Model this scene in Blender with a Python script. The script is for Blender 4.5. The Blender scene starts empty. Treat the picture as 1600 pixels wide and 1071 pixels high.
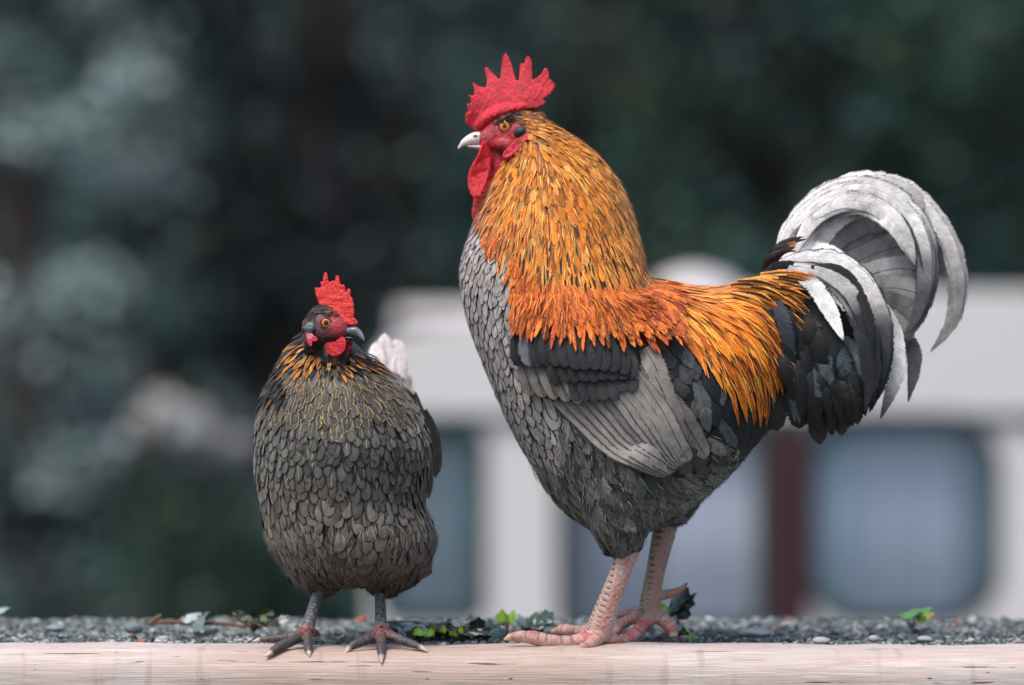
import bpy, bmesh, math, random
import numpy as np
from mathutils import Vector, Matrix
from mathutils.bvhtree import BVHTree
rng = np.random.default_rng(7); random.seed(7)
sc = bpy.context.scene; COL = sc.collection
R = math.radians
# ------------------------------------------------------------------ camera
ZC = 0.315; DIST = 4.0; PPM = 1500.0
cd = bpy.data.cameras.new('camera'); cam = bpy.data.objects.new('camera', cd); COL.objects.link(cam)
cam.location = (0, -DIST, ZC); cam.rotation_euler = (R(90), 0, 0)
cd.sensor_width = 36; cd.lens = 36*DIST/(1600/PPM); cd.clip_end = 500; cd.clip_start = 0.05
cd.dof.use_dof = True; cd.dof.focus_distance = 3.955; cd.dof.aperture_fstop = 2.1
sc.camera = cam
# ------------------------------------------------------------------ sky + sun (soft overcast)
SUN_EL, SUN_AZ = 62, 215          # degrees; azimuth clockwise from +Y
w = bpy.data.worlds.new('World'); sc.world = w; w.use_nodes = True
nt = w.node_tree; bg = nt.nodes['Background']
sky = nt.nodes.new('ShaderNodeTexSky'); sky.sky_type = 'NISHITA'; sky.sun_disc = False
sky.sun_elevation = R(SUN_EL); sky.sun_rotation = R(SUN_AZ); sky.dust_density = 4.0; sky.air_density = 1.0; sky.ozone_density = 1.0
nt.links.new(sky.outputs[0], bg.inputs[0]); bg.inputs[1].default_value = 0.13
sl = bpy.data.lights.new('sun', 'SUN'); sl.energy = 1.5; sl.angle = R(24); sl.color = (1, .95, .88)
so = bpy.data.objects.new('sun', sl); COL.objects.link(so)
az = R(SUN_AZ); el = R(SUN_EL)
sd = Vector((math.sin(az)*math.cos(el), math.cos(az)*math.cos(el), math.sin(el)))
so.rotation_euler = sd.to_track_quat('Z', 'Y').to_euler(); so.location = (0, -3, 6)
sc.view_settings.view_transform = 'Standard'; sc.view_settings.look = 'None'
sc.view_settings.exposure = 0.68; sc.view_settings.gamma = 1

# ------------------------------------------------------------------ helpers
def P(px, py, y=0.0):
    f = (DIST+y)/DIST
    return Vector(((px-800)/PPM*f, y, ZC+(535.5-py)/PPM*f))
def proj(co):
    f = DIST/(DIST+co[..., 1])
    return np.stack([800+co[..., 0]*PPM*f, 535.5-(co[..., 2]-ZC)*PPM*f], -1)
def lin(c):
    c = np.asarray(c, float)/255
    return np.where(c <= .04045, c/12.92, ((c+.055)/1.055)**2.4)
def L4(c): return tuple(lin(c))+(1,)
def link(o, parent=None):
    COL.objects.link(o)
    if parent: o.parent = parent
    return o
def thing(name, label, cat, loc=(0, 0, 0), group=None):
    o = bpy.data.objects.new(name, None); COL.objects.link(o); o.location = loc; o.empty_display_size = .05
    tag(o, label, cat, group); return o
def tag(o, label=None, cat=None, group=None, kind=None):
    if label: o['label'] = label
    if cat: o['category'] = cat
    if group: o['group'] = group
    if kind: o['kind'] = kind
    return o
def put(o, parent):
    o.parent = parent
    if parent.type == 'EMPTY': o.matrix_parent_inverse = Matrix.Translation(-Vector(parent.location))
    return o
def mesh_obj(name, verts, faces, mat, parent=None, smooth=True, attrs=None):
    me = bpy.data.meshes.new(name)
    v = np.asarray(verts, dtype=np.float64).reshape(-1, 3)
    if isinstance(faces, np.ndarray):
        k = faces.shape[1]; n = len(faces)
        me.vertices.add(len(v)); me.vertices.foreach_set('co', v.ravel())
        me.loops.add(n*k); me.loops.foreach_set('vertex_index', faces.ravel().astype(np.int32))
        me.polygons.add(n); me.polygons.foreach_set('loop_start', np.arange(0, n*k, k, dtype=np.int32))
        me.update(calc_edges=True); me.validate()
    else:
        me.from_pydata([tuple(a) for a in v], [], [tuple(int(i) for i in f) for f in faces]); me.update()
    if smooth: me.polygons.foreach_set('use_smooth', [True]*len(me.polygons))
    for k, (typ, arr) in (attrs or {}).items():
        a = me.attributes.new(k, typ, 'POINT')
        a.data.foreach_set('color' if typ == 'FLOAT_COLOR' else ('vector' if typ == 'FLOAT_VECTOR' else 'value'), np.asarray(arr, dtype=np.float32).ravel())
    if mat: me.materials.append(mat)
    o = bpy.data.objects.new(name, me); COL.objects.link(o)
    if parent: put(o, parent)
    return o
def vnoise(p, s, seed=0):
    """cheap smooth pseudo noise -1..1"""
    p = np.asarray(p)*s; r = np.random.default_rng(seed); out = 0
    for i in range(5):
        k = r.normal(size=3); k = k/np.linalg.norm(k)*(1+.5*i); out = out+np.sin(p@k*2+r.uniform(0, 6)+1.3*np.sin(p@np.roll(k, 1)*1.7+i))/(1+.3*i)
    return out/3
def catmull(pts, n):
    pts = np.asarray(pts, float); k = len(pts)
    if k == 2:
        t = np.linspace(0, 1, n)[:, None]; return pts[0]*(1-t)+pts[1]*t
    e = np.vstack([2*pts[0]-pts[1], pts, 2*pts[-1]-pts[-2]])
    t = np.linspace(0, k-1-1e-9, n); i = t.astype(int); f = (t-i)[:, None]
    a, b, c, d = e[i], e[i+1], e[i+2], e[i+3]
    return .5*(2*b+(c-a)*f+(2*a-5*b+4*c-d)*f**2+(3*b-a-3*c+d)*f**3)
# shape collection -> one remeshed closed skin
def loft(rings, n=28):
    """rings: list of arrays (m,3) closed; returns verts, quads with caps"""
    m = len(rings[0]); V = [r for r in rings]; F = []
    for i in range(len(rings)-1):
        for j in range(m):
            F.append((i*m+j, i*m+(j+1) % m, (i+1)*m+(j+1) % m, (i+1)*m+j))
    V = list(np.vstack(V)); c0 = np.mean(rings[0], 0); c1 = np.mean(rings[-1], 0)
    V.append(c0); V.append(c1); a = len(V)-2; b = len(V)-1; o = (len(rings)-1)*m
    for j in range(m):
        F.append((a, (j+1) % m, j)); F.append((b, o+j, o+(j+1) % m))
    return V, F
def tube(pts, rads, m=14, sub=8, flat=1.0):
    pr = catmull([list(p)+[r] for p, r in zip(pts, rads)], sub*(len(pts)-1)+1)
    rings = []; up = np.array([0.13, 1, 0.07])
    for i in range(len(pr)):
        t = pr[min(i+1, len(pr)-1)][:3]-pr[max(i-1, 0)][:3]; t = t/(np.linalg.norm(t)+1e-9)
        s = np.cross(t, up); s /= np.linalg.norm(s)+1e-9; u = np.cross(s, t); r = max(pr[i][3], 1e-4)
        rings.append(np.array([pr[i][:3]+r*(math.cos(q)*s+math.sin(q)*u*flat) for q in np.linspace(0, 2*math.pi, m, endpoint=False)]))
    # rounded ends
    return loft(rings)
def merge(parts):
    V = []; F = []
    for v, f in parts:
        o = len(V); V += [tuple(a) for a in v]; F += [tuple(i+o for i in q) for q in f]
    return V, F
def skin(parts, voxel, smooth=4, fac=.5):
    V, F = merge(parts)
    o = mesh_obj('tmp', V, F, None)
    m = o.modifiers.new('r', 'REMESH'); m.mode = 'VOXEL'; m.voxel_size = voxel; m.use_smooth_shade = True
    if smooth:
        s = o.modifiers.new('s', 'SMOOTH'); s.iterations = smooth; s.factor = fac
    dg = bpy.context.evaluated_depsgraph_get(); e = o.evaluated_get(dg); me = bpy.data.meshes.new_from_object(e)
    n = len(me.vertices); co = np.empty(n*3); me.vertices.foreach_get('co', co); co = co.reshape(-1, 3)
    no = np.empty(n*3); me.vertex_normals.foreach_get('vector', no); no = no.reshape(-1, 3)
    faces = [tuple(p.vertices) for p in me.polygons]
    bpy.data.objects.remove(o); bpy.data.meshes.remove(me)
    return co, no, faces
def recalc_n(co, faces):
    no = np.zeros_like(co)
    q = np.array([f if len(f) == 4 else (f[0], f[1], f[2], f[2]) for f in faces])
    n = np.cross(co[q[:, 2]]-co[q[:, 0]], co[q[:, 3]]-co[q[:, 1]])
    for k in range(4): np.add.at(no, q[:, k], n)
    return no/(np.linalg.norm(no, axis=1, keepdims=True)+1e-12)
def inpoly(p, poly):
    x, y = p[:, 0], p[:, 1]; r = np.zeros(len(p), bool); n = len(poly)
    for i in range(n):
        x1, y1 = poly[i]; x2, y2 = poly[(i+1) % n]
        if y1 == y2: continue
        c = ((y1 > y) != (y2 > y)) & (x < (x2-x1)*(y-y1)/(y2-y1)+x1); r ^= c
    return r

# ------------------------------------------------------------------ materials
def mat(name):
    m = bpy.data.materials.new(name); m.use_nodes = True; t = m.node_tree; return m, t, t.nodes['Principled BSDF']
class N:
    def __init__(s, t): s.t = t
    def __call__(s, typ, **kw):
        n = s.t.nodes.new('ShaderNode'+typ)
        for k, v in kw.items():
            if k.startswith('i_'):
                key = k[2:]; key = int(key) if key.isdigit() else key
                s.set(n.inputs[key], v)
            else: setattr(n, k, v)
        return n
    def set(s, inp, v):
        if hasattr(v, 'is_output') or isinstance(v, bpy.types.NodeSocket): s.t.links.new(v, inp)
        else: inp.default_value = v
    def m(s, op, a, b=0.0, c=0.0, clamp=False):
        n = s.t.nodes.new('ShaderNodeMath'); n.operation = op; n.use_clamp = clamp
        s.set(n.inputs[0], a); s.set(n.inputs[1], b)
        if op in ('MULTIPLY_ADD', 'SMOOTH_MIN', 'SMOOTH_MAX'): s.set(n.inputs[2], c)
        return n.outputs[0]
    def ss(s, x, lo, hi):
        n = s.t.nodes.new('ShaderNodeMapRange'); n.interpolation_type = 'SMOOTHSTEP'
        s.set(n.inputs[0], x); s.set(n.inputs[1], lo); s.set(n.inputs[2], hi); return n.outputs[0]
    def mix(s, f, a, b, blend='MIX'):
        n = s.t.nodes.new('ShaderNodeMix'); n.data_type = 'RGBA'; n.blend_type = blend
        s.set(n.inputs[0], f); s.set(n.inputs[6], a); s.set(n.inputs[7], b); return n.outputs[2]
def feather_mat():
    m, t, b = mat('feather'); n = N(t)
    A = n('Attribute', attribute_name='cA').outputs['Color']; B = n('Attribute', attribute_name='cB').outputs['Color']; C = n('Attribute', attribute_name='cC').outputs['Color']
    uv = n('SeparateXYZ', i_0=n('Attribute', attribute_name='fuv').outputs['Vector'])
    dm = n('SeparateXYZ', i_0=n('Attribute', attribute_name='fdim').outputs['Vector'])   # L mm, W mm, barb strength
    pr = n('SeparateXYZ', i_0=n('Attribute', attribute_name='fpar').outputs['Vector'])   # lacing, stripe, tip stripe fade
    u, v, r = uv.outputs; Lm, Wm, bs = dm.outputs; lw, sw, tf = pr.outputs
    au = n.m('ABSOLUTE', u)
    wob = n('TexNoise', i_Scale=1.0, i_Detail=1.0, i_Vector=n('CombineXYZ', i_0=n.m('MULTIPLY', v, 9.0), i_1=n.m('MULTIPLY', r, 97.0), i_2=u).outputs[0]).outputs[0]
    wob = n.m('MULTIPLY_ADD', wob, .2, -.10)
    tip = n.m('DIVIDE', n.m('SUBTRACT', v, .72), .28)
    e = n.m('ADD', n.m('SMOOTH_MAX', au, tip, .15), wob)
    lo = n.m('SUBTRACT', .92, lw); lac = n.ss(e, lo, n.m('ADD', lo, .2))
    lac = n.m('MULTIPLY', lac, n.m('GREATER_THAN', lw, .01))
    st = n.m('SUBTRACT', 1.0, n.ss(n.m('ADD', au, n.m('MULTIPLY', wob, .6)), n.m('MULTIPLY', sw, .5), n.m('ADD', sw, .02)))
    st = n.m('MULTIPLY', st, n.m('GREATER_THAN', sw, .01))
    st = n.m('MULTIPLY', st, n.m('SUBTRACT', 1.0, n.ss(v, tf, n.m('ADD', tf, .15))))
    # barbs: run outward and towards the tip
    bc = n.m('SUBTRACT', n.m('MULTIPLY', v, Lm), n.m('MULTIPLY', n.m('MULTIPLY', au, Wm), .9))
    nz = n('TexNoise', i_Scale=1.0, i_Detail=2.0, i_Vector=n('CombineXYZ', i_0=n.m('MULTIPLY', bc, .75), i_1=n.m('MULTIPLY', r, 61.0), i_2=n.m('MULTIPLY', u, .6)).outputs[0]).outputs[0]
    sg = n.m('MULTIPLY_ADD', n.m('SUBTRACT', nz, .5), n.m('MULTIPLY', bs, 2.4), 1.0)
    blo = n('TexNoise', i_Scale=1.0, i_Detail=2.0, i_Vector=n('CombineXYZ', i_0=n.m('MULTIPLY', v, n.m('MULTIPLY', Lm, .09)), i_1=n.m('MULTIPLY', r, 43.0), i_2=n.m('MULTIPLY', u, .9)).outputs[0]).outputs[0]
    sg = n.m('MULTIPLY', sg, n.m('MULTIPLY_ADD', blo, 1.1, .5))
    c = n.mix(st, A, C); c = n.mix(lac, c, B)
    vm = n('VectorMath', operation='SCALE', i_0=c); n.set(vm.inputs['Scale'], sg)
    n.set(b.inputs['Base Color'], vm.outputs[0]); b.inputs['Roughness'].default_value = .6
    b.inputs['Specular IOR Level'].default_value = .32
    b.inputs['Sheen Weight'].default_value = .05; b.inputs['Sheen Roughness'].default_value = .4
    ri = n.m('SUBTRACT', 1.0, n.ss(au, .02, .1))
    f2 = n.ss(n.m('MAXIMUM', au, n.m('DIVIDE', n.m('SUBTRACT', v, .84), .16)), n.m('MULTIPLY_ADD', bs, -.45, .86), 1.0)
    nf = n('TexNoise', i_Scale=1.0, i_Detail=1.0, i_Vector=n('CombineXYZ', i_0=n.m('MULTIPLY', bc, 1.5), i_1=n.m('MULTIPLY', r, 31.0), i_2=n.m('MULTIPLY', u, .4)).outputs[0]).outputs[0]
    n.set(b.inputs['Alpha'], n.ss(n.m('SUBTRACT', nf, n.m('MULTIPLY_ADD', f2, .38, .16)), -.03, .03))
    h = n.m('MULTIPLY_ADD', nz, n.m('ADD', bs, .4), n.m('MULTIPLY', ri, .35))
    bp = n('Bump', i_Strength=.5, i_Distance=.001, i_Height=h); n.set(b.inputs['Normal'], bp.outputs[0])
    return m
M_F = feather_mat()
def skin_mat(name, rough=.5, scale=900, dist=.0008, sss=0.0, var=.35, strength=.6, coat=0):
    m, t, b = mat(name); n = N(t)
    tc = n('TexCoord').outputs['Object']; A = n('Attribute', attribute_name='cA').outputs['Color']
    nz = n('TexNoise', i_Scale=scale*.35, i_Detail=3.0, i_Vector=tc).outputs[0]
    vo = n('TexVoronoi', i_Scale=scale, i_Vector=tc).outputs['Distance']
    f = n.m('MULTIPLY_ADD', n.m('SUBTRACT', nz, .5), var*2.5, 1.0); f = n.m('MULTIPLY', f, n.m('MULTIPLY_ADD', vo, -var, 1+var*.35))
    vm = n('VectorMath', operation='SCALE', i_0=A); n.set(vm.inputs['Scale'], f)
    n.set(b.inputs['Base Color'], vm.outputs[0]); b.inputs['Roughness'].default_value = rough
    b.inputs['Subsurface Weight'].default_value = sss; b.inputs['Subsurface Radius'].default_value = (.004, .001, .0007); b.inputs['Subsurface Scale'].default_value = 1
    b.inputs['Coat Weight'].default_value = coat
    bp = n('Bump', i_Strength=strength, i_Distance=dist, i_Height=n.m('SUBTRACT', nz, vo)); n.set(b.inputs['Normal'], bp.outputs[0])
    return m
M_SKIN = skin_mat('bird_skin', .5, 800, .0006, .1, .22, .5)
M_COMB = skin_mat('comb_flesh', .5, 950, .0009, .25, .4, .7)
M_BEAK = skin_mat('beak_horn', .3, 120, .0003, 0, .12, .2)
def simple(name, col, rough=.5, var=.2, scale=8, spec=.5, metal=0, bump=0, bscale=40):
    m, t, b = mat(name); n = N(t); tc = n('TexCoord').outputs['Object']
    nz = n('TexNoise', i_Scale=scale, i_Detail=4.0, i_Vector=tc).outputs[0]
    f = n.m('MULTIPLY_ADD', n.m('SUBTRACT', nz, .5), var*2.5, 1.0)
    vm = n('VectorMath', operation='SCALE', i_0=tuple(lin(col))); n.set(vm.inputs['Scale'], f)
    n.set(b.inputs['Base Color'], vm.outputs[0]); b.inputs['Roughness'].default_value = rough
    b.inputs['Specular IOR Level'].default_value = spec; b.inputs['Metallic'].default_value = metal
    if bump:
        n2 = n('TexNoise', i_Scale=bscale, i_Detail=5.0, i_Vector=tc).outputs[0]
        n.set(b.inputs['Normal'], n('Bump', i_Strength=.6, i_Distance=bump, i_Height=n2).outputs[0])
    return m
def attr_mat(name, rough=.5, trans=0.0, spec=.5, var=.25, scale=200):
    m, t, b = mat(name); n = N(t); A = n('Attribute', attribute_name='cA').outputs['Color']
    nz = n('TexNoise', i_Scale=scale, i_Detail=3.0, i_Vector=n('TexCoord').outputs['Object']).outputs[0]
    f = n.m('MULTIPLY_ADD', n.m('SUBTRACT', nz, .5), var*2.5, 1.0)
    vm = n('VectorMath', operation='SCALE', i_0=A); n.set(vm.inputs['Scale'], f)
    n.set(b.inputs['Base Color'], vm.outputs[0]); b.inputs['Roughness'].default_value = rough; b.inputs['Specular IOR Level'].default_value = spec
    return m
M_EYEW = attr_mat('eye_iris', .08, var=.1); M_EYEW.node_tree.nodes['Principled BSDF'].inputs['Coat Weight'].default_value = 1
M_LEAF = attr_mat('tree_leaf', .55, spec=.35)
M_IVY = attr_mat('ivy_leaf', .3, spec=.6, scale=120)
M_STONE = attr_mat('gravel_stone', .75, spec=.35, scale=300)

# ------------------------------------------------------------------ feathers
def prof(kind, v):
    if kind == 'round': return np.clip(.55+1.3*v, 0, 1)*np.sqrt(np.clip(1-np.clip((v-.55)/.45, 0, 1)**2.4, 0, 1))
    if kind == 'hackle': return np.clip(.5+1.1*v, 0, 1)*np.sqrt(np.clip(1-np.clip((v-.5)/.5, 0, 1)**1.7, 0, 1))
    if kind == 'lance': return np.clip(.5+1.4*v, 0, 1)*np.clip(1-np.clip((v-.45)/.55, 0, 1)**1.7, 0, 1)
    if kind == 'fluff': return np.clip(.5+1.2*v, 0, 1)*np.sqrt(np.clip(1-np.clip((v-.35)/.65, 0, 1)**2, 0, 1))
    if kind == 'quill': return np.clip(.35+2.2*v, 0, 1)*np.sqrt(np.clip(1-np.clip((v-.82)/.18, 0, 1)**2.2, 0, 1))
    if kind == 'sickle': return np.clip(.35+2.4*v, 0, 1)*np.clip(1-np.clip((v-.55)/.45, 0, 1)**2.2, 0, 1)
class FB:
    def __init__(s): s.V = []; s.F = []; s.A = []; s.B = []; s.C = []; s.uv = []; s.dim = []; s.par = []; s.n = 0
    def add(s, c, nrm, side, Wd, pk, colA, colB, colC, par, L, barb=.3, camber=.12, jag=.06, us=(-1, -.5, 0, .5, 1), vs=None, twist=0):
        k = len(c); U = np.array(us); m = len(U)
        v = np.linspace(0, 1, k) if vs is None else vs
        wv = prof(pk, v)*Wd*.5
        if jag > .065 and k > 30:
            for q_ in rng.integers(6, k-3, 5): wv[q_] *= rng.uniform(.82, .93)
        ju = np.ones((k, m)); ju[:, 0] += rng.uniform(-jag, jag, k); ju[:, -1] += rng.uniform(-jag, jag, k)
        uu = U[None]*ju
        tw = twist
        pos = c[:, None]+side[:, None]*(uu*wv[:, None])[..., None]+nrm[:, None]*((camber*wv[:, None]*(1-U[None]**2))+tw*uu*wv[:, None])[..., None]
        s.V.append(pos.reshape(-1, 3)); r = rng.random()
        i = np.arange(k-1)[:, None]*m+np.arange(m-1)[None]+s.n
        s.F.append(np.stack([i, i+1, i+m+1, i+m], -1).reshape(-1, 4)); s.n += k*m
        def ex(cc):
            cc = np.asarray(cc); 
            if cc.ndim == 1: cc = np.tile(cc, (k, 1))
            return np.repeat(np.hstack([cc, np.ones((k, 1))]), m, 0)
        s.A.append(ex(colA)); s.B.append(ex(colB)); s.C.append(ex(colC))
        s.uv.append(np.stack([np.tile(U, k), np.repeat(v, m), np.full(k*m, r)], -1))
        s.dim.append(np.tile([L*1000, Wd*500, barb], (k*m, 1))); s.par.append(np.tile(par, (k*m, 1)))
    def build(s, name, parent):
        if not s.V: return None
        cc = np.concatenate
        return mesh_obj(name, cc(s.V), cc(s.F), M_F, parent, attrs={'cA': ('FLOAT_COLOR', cc(s.A)), 'cB': ('FLOAT_COLOR', cc(s.B)), 'cC': ('FLOAT_COLOR', cc(s.C)),
            'fuv': ('FLOAT_VECTOR', cc(s.uv)), 'fdim': ('FLOAT_VECTOR', cc(s.dim)), 'fpar': ('FLOAT_VECTOR', cc(s.par))})
def field(ctrl, power=3):
    c = np.array(ctrl, float); d = c[:, 2:4]/np.linalg.norm(c[:, 2:4], axis=1, keepdims=True)
    def f(p):
        w = 1/((p[0]-c[:, 0])**2+(p[1]-c[:, 1])**2+60)**(power/2); v = (d*w[:, None]).sum(0)
        return v/(np.linalg.norm(v)+1e-9)
    return f
def grow(fb, bvh, p0, d0, L, Wd, pk, A, B, C, par, nseg=6, lift=(.0008, .005), barb=.3, camber=.12, jag=.06, hug=.85, droop=0.0, flow=None, twist=0, us=(-1, -.5, 0, .5, 1)):
    loc, nr, _, _ = bvh.find_nearest(Vector(p0)); p = np.array(loc); n = np.array(nr)
    d = np.array(d0); d = d-n*np.dot(n, d); d /= np.linalg.norm(d)+1e-9
    cs = []; ns = []; ts = []; st = L/nseg
    for k in range(nseg+1):
        v = k/nseg
        cs.append(p+n*(lift[0]+(lift[1]-lift[0])*v)); ns.append(n); ts.append(d)
        q = p+d*st; q[2] -= droop*st*v
        loc, nr, _, _ = bvh.find_nearest(Vector(q)); q2 = np.array(loc); n2 = np.array(nr)
        q = q2*hug+q*(1-hug); 
        d = q-p; d /= np.linalg.norm(d)+1e-9; p = q; n = n*.35+n2*.65; n /= np.linalg.norm(n)
    cs = np.array(cs); ns = np.array(ns); ts = np.array(ts)
    sd_ = np.cross(ns, ts); sd_ /= np.linalg.norm(sd_, axis=1, keepdims=True)+1e-9
    fb.add(cs, ns, sd_, Wd, pk, A, B, C, par, L, barb, camber, jag, twist=twist, us=us)
def strands(fb, bvh, co, p, fl, idx, n, colf, L=(14, 26), W=(1.3, 2.2), lift=(.0022, .0052), sway=.22):
    """loose fine barbs and filoplumes lying over the feather edges"""
    for i in rng.choice(idx, n):
        q = fl(p[i]); a = colf(p[i]); l_ = rng.uniform(*L)/PPM
        grow(fb, bvh, co[i]+rng.normal(0, .0012, 3), (q[0]+rng.normal(0, sway), 0, -q[1]), l_, rng.uniform(*W)/PPM, 'lance', a, a, a, (0, 0, 1), 4, (lift[0], lift[1]*rng.uniform(.8, 1.3)), 0.0, .3, 0, hug=rng.uniform(.55, .95), us=(-1, 0, 1))
def poisson(pts, rad, order=None):
    """pts (n,3), rad (n,) -> accepted indices"""
    idx = rng.permutation(len(pts)) if order is None else order
    cell = rad.max(); grid = {}; out = []
    K = np.floor(pts/cell).astype(int)
    for i in idx:
        k = K[i]; ok = True; p = pts[i]; r2 = rad[i]**2
        for a in (-1, 0, 1):
            for b in (-1, 0, 1):
                for c in (-1, 0, 1):
                    for q in grid.get((k[0]+a, k[1]+b, k[2]+c), ()):
                        if (q[0]-p[0])**2+(q[1]-p[1])**2+(q[2]-p[2])**2 < r2: ok = False; break
                    if not ok: break
                if not ok: break
            if not ok: break
        if ok: grid.setdefault(tuple(k), []).append(p); out.append(i)
    return out
def jit(c, a=.12, h=.04):
    c = np.asarray(c, float); return np.clip(c*(1+rng.normal(0, a))*(1+rng.normal(0, h, 3)), 0.002, .95)
def ribbon(fb, pts, Wd, pk, cols, B, C, par, side=(0, -1, 0), nseg=24, barb=.3, camber=.15, jag=.05, bow=0.0, twist=0, us=(-1, -.6, -.25, 0, .25, .6, 1)):
    """free feather along 3-D points; flat side faces 'side'. cols: list of colours root..tip"""
    c = catmull(pts, nseg+1); t = np.gradient(c, axis=0); t /= np.linalg.norm(t, axis=1, keepdims=True)+1e-9
    n = np.tile(np.array(side, float), (len(c), 1)); n -= t*(n*t).sum(1, keepdims=True); n /= np.linalg.norm(n, axis=1, keepdims=True)
    s_ = np.cross(n, t); L = np.linalg.norm(np.diff(c, axis=0), axis=1).sum()
    cols = np.asarray(cols, float)
    if cols.ndim == 1: cols = cols[None]
    v = np.linspace(0, 1, nseg+1); A = np.stack([np.interp(v, np.linspace(0, 1, len(cols)), cols[:, k]) for k in range(3)], -1) if len(cols) > 1 else np.tile(cols[0], (nseg+1, 1))
    B = np.asarray(B, float)
    if B.ndim == 2: B = np.stack([np.interp(v, np.linspace(0, 1, len(B)), B[:, k]) for k in range(3)], -1)
    fb.add(c, n, s_, Wd, pk, A, B, C, par, L, barb, camber, jag, us=us, twist=twist)
def blade(outline, thick, voxel, y0, ymap=None, smooth=3, noise=.0008, nscale=260, seed=1, bulge=None):
    """solid slab with this outline (list of px,py) around depth y0; ymap(px,py)->dy; edges rounded by remesh"""
    n = len(outline); V = []; F = []
    for sgn in (-1, 1):
        for (px, py) in outline:
            dy = ymap(px, py) if ymap else 0; th = bulge(px, py) if bulge else 1
            V.append(tuple(P(px, py, y0+dy)+Vector((0, sgn*thick*.5*th, 0))))
    from mathutils.geometry import tessellate_polygon
    tri = tessellate_polygon([[Vector((a, -b, 0)) for a, b in outline]])
    for t_ in tri: F.append((t_[0], t_[1], t_[2])); F.append((t_[0]+n, t_[2]+n, t_[1]+n))
    for i in range(n): j = (i+1) % n; F.append((i, j, j+n, i+n))
    return (V, F)
def finish(parts, voxel, smooth, noise, nscale, seed=1, thin=None, mids=None):
    co, no, fa = skin(parts, voxel, smooth)
    if thin:
        pp = proj(co); k = thin(pp[:, 0], pp[:, 1]); mid = mids(pp[:, 0], pp[:, 1]); co = co.copy(); co[:, 1] = mid+(co[:, 1]-mid)*k
    co = co+no*(vnoise(co, nscale, seed)*noise+vnoise(co, nscale*.4, seed+50)*noise*.9)[:, None]
    return co, fa
def colA(n, c): return {'cA': ('FLOAT_COLOR', np.tile(list(c)+[1], (n, 1)))}

# ------------------------------------------------------------------ setting: ground, gravel bed, timber
M_SOIL = simple('dark_soil', (58, 62, 60), .95, .4, 30, bump=.004, bscale=90)
M_GROUND = simple('yard_ground', (52, 62, 52), .95, .5, 1.2, bump=.02, bscale=6)
V = [(-120, -30, -1.5), (120, -30, -1.5), (120, 260, -1.5), (-120, 260, -1.5)]
tag(mesh_obj('ground', V, [(0, 1, 2, 3)], M_GROUND, smooth=False), kind='structure')
# gravel bed: terrace held by the timber, sheet with gentle relief and a slope down at its rear
gx = np.linspace(-3.2, 3.2, 321); gy = np.concatenate([np.linspace(.0, .42, 22), [.5, .62, .8, 1.3]])
GX, GY = np.meshgrid(gx, gy)
GZ = -.007+.002*vnoise(np.stack([GX, GY, 0*GX], -1), 30, 5)
GZ = GZ-np.where(GY > .40, (GY-.40)*1.5, 0)
V = np.stack([GX, GY, GZ], -1).reshape(-1, 3); m_ = len(gx)
ii = np.arange(len(gy)-1)[:, None]*m_+np.arange(m_-1)[None]
tag(mesh_obj('gravel_bed', V, np.stack([ii, ii+1, ii+m_+1, ii+m_], -1).reshape(-1, 4), M_SOIL), kind='structure')
t_ = (1+5**.5)/2
ICO = np.array([(-1, t_, 0), (1, t_, 0), (-1, -t_, 0), (1, -t_, 0), (0, -1, t_), (0, 1, t_), (0, -1, -t_), (0, 1, -t_), (t_, 0, -1), (t_, 0, 1), (-t_, 0, -1), (-t_, 0, 1)])/1.902
ICF = np.array([(0, 11, 5), (0, 5, 1), (0, 1, 7), (0, 7, 10), (0, 10, 11), (1, 5, 9), (5, 11, 4), (11, 10, 2), (10, 7, 6), (7, 1, 8), (3, 9, 4), (3, 4, 2), (3, 2, 6), (3, 6, 8), (3, 8, 9), (4, 9, 5), (2, 4, 11), (6, 2, 10), (8, 6, 7), (9, 8, 1)])
NS = 17000
sx = rng.uniform(-.72, .72, NS); sy = .012+rng.uniform(0, 1, NS)*.40
sz = np.exp(rng.normal(math.log(.0021), .38, NS)); sz = np.clip(sz, .001, .0065)
sp = np.stack([sx, sy, -.006+.002*vnoise(np.stack([sx, sy, 0*sx], -1), 30, 5)+sz*.35+rng.uniform(0, .002, NS)], -1)
dims = np.stack([rng.uniform(.8, 1.5, NS), rng.uniform(.8, 1.3, NS), rng.uniform(.45, .9, NS)], -1)*sz[:, None]
ang = rng.uniform(0, 6.28, NS); tl = rng.normal(0, .35, NS)
sh = ICO[None]*(1+rng.normal(0, .14, (NS, 12, 1)))*dims[:, None]
ca, sa = np.cos(ang)[:, None], np.sin(ang)[:, None]; x_ = sh[..., 0]*ca-sh[..., 1]*sa; y_ = sh[..., 0]*sa+sh[..., 1]*ca; z_ = sh[..., 2]+x_*tl[:, None]
V = (np.stack([x_, y_, z_], -1)+sp[:, None]).reshape(-1, 3)
F = (ICF[None]+(np.arange(NS)*12)[:, None, None]).reshape(-1, 3)
pal = np.array([lin(c) for c in [(120, 128, 130), (96, 108, 110), (150, 155, 156), (72, 84, 86), (176, 178, 178), (126, 118, 112), (84, 96, 94), (60, 70, 74)]])
sc_ = pal[rng.choice(8, NS, p=[.2, .2, .13, .17, .05, .06, .11, .08])]*rng.uniform(.85, 1.35, (NS, 1))
ang2 = rng.random(NS) < .012; sc_[ang2] = lin((150, 100, 80))
tag(mesh_obj('gravel', V, F, M_STONE, smooth=False, attrs={'cA': ('FLOAT_COLOR', np.repeat(np.hstack([sc_, np.ones((NS, 1))]), 12, 0))}), kind='stuff')

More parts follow.
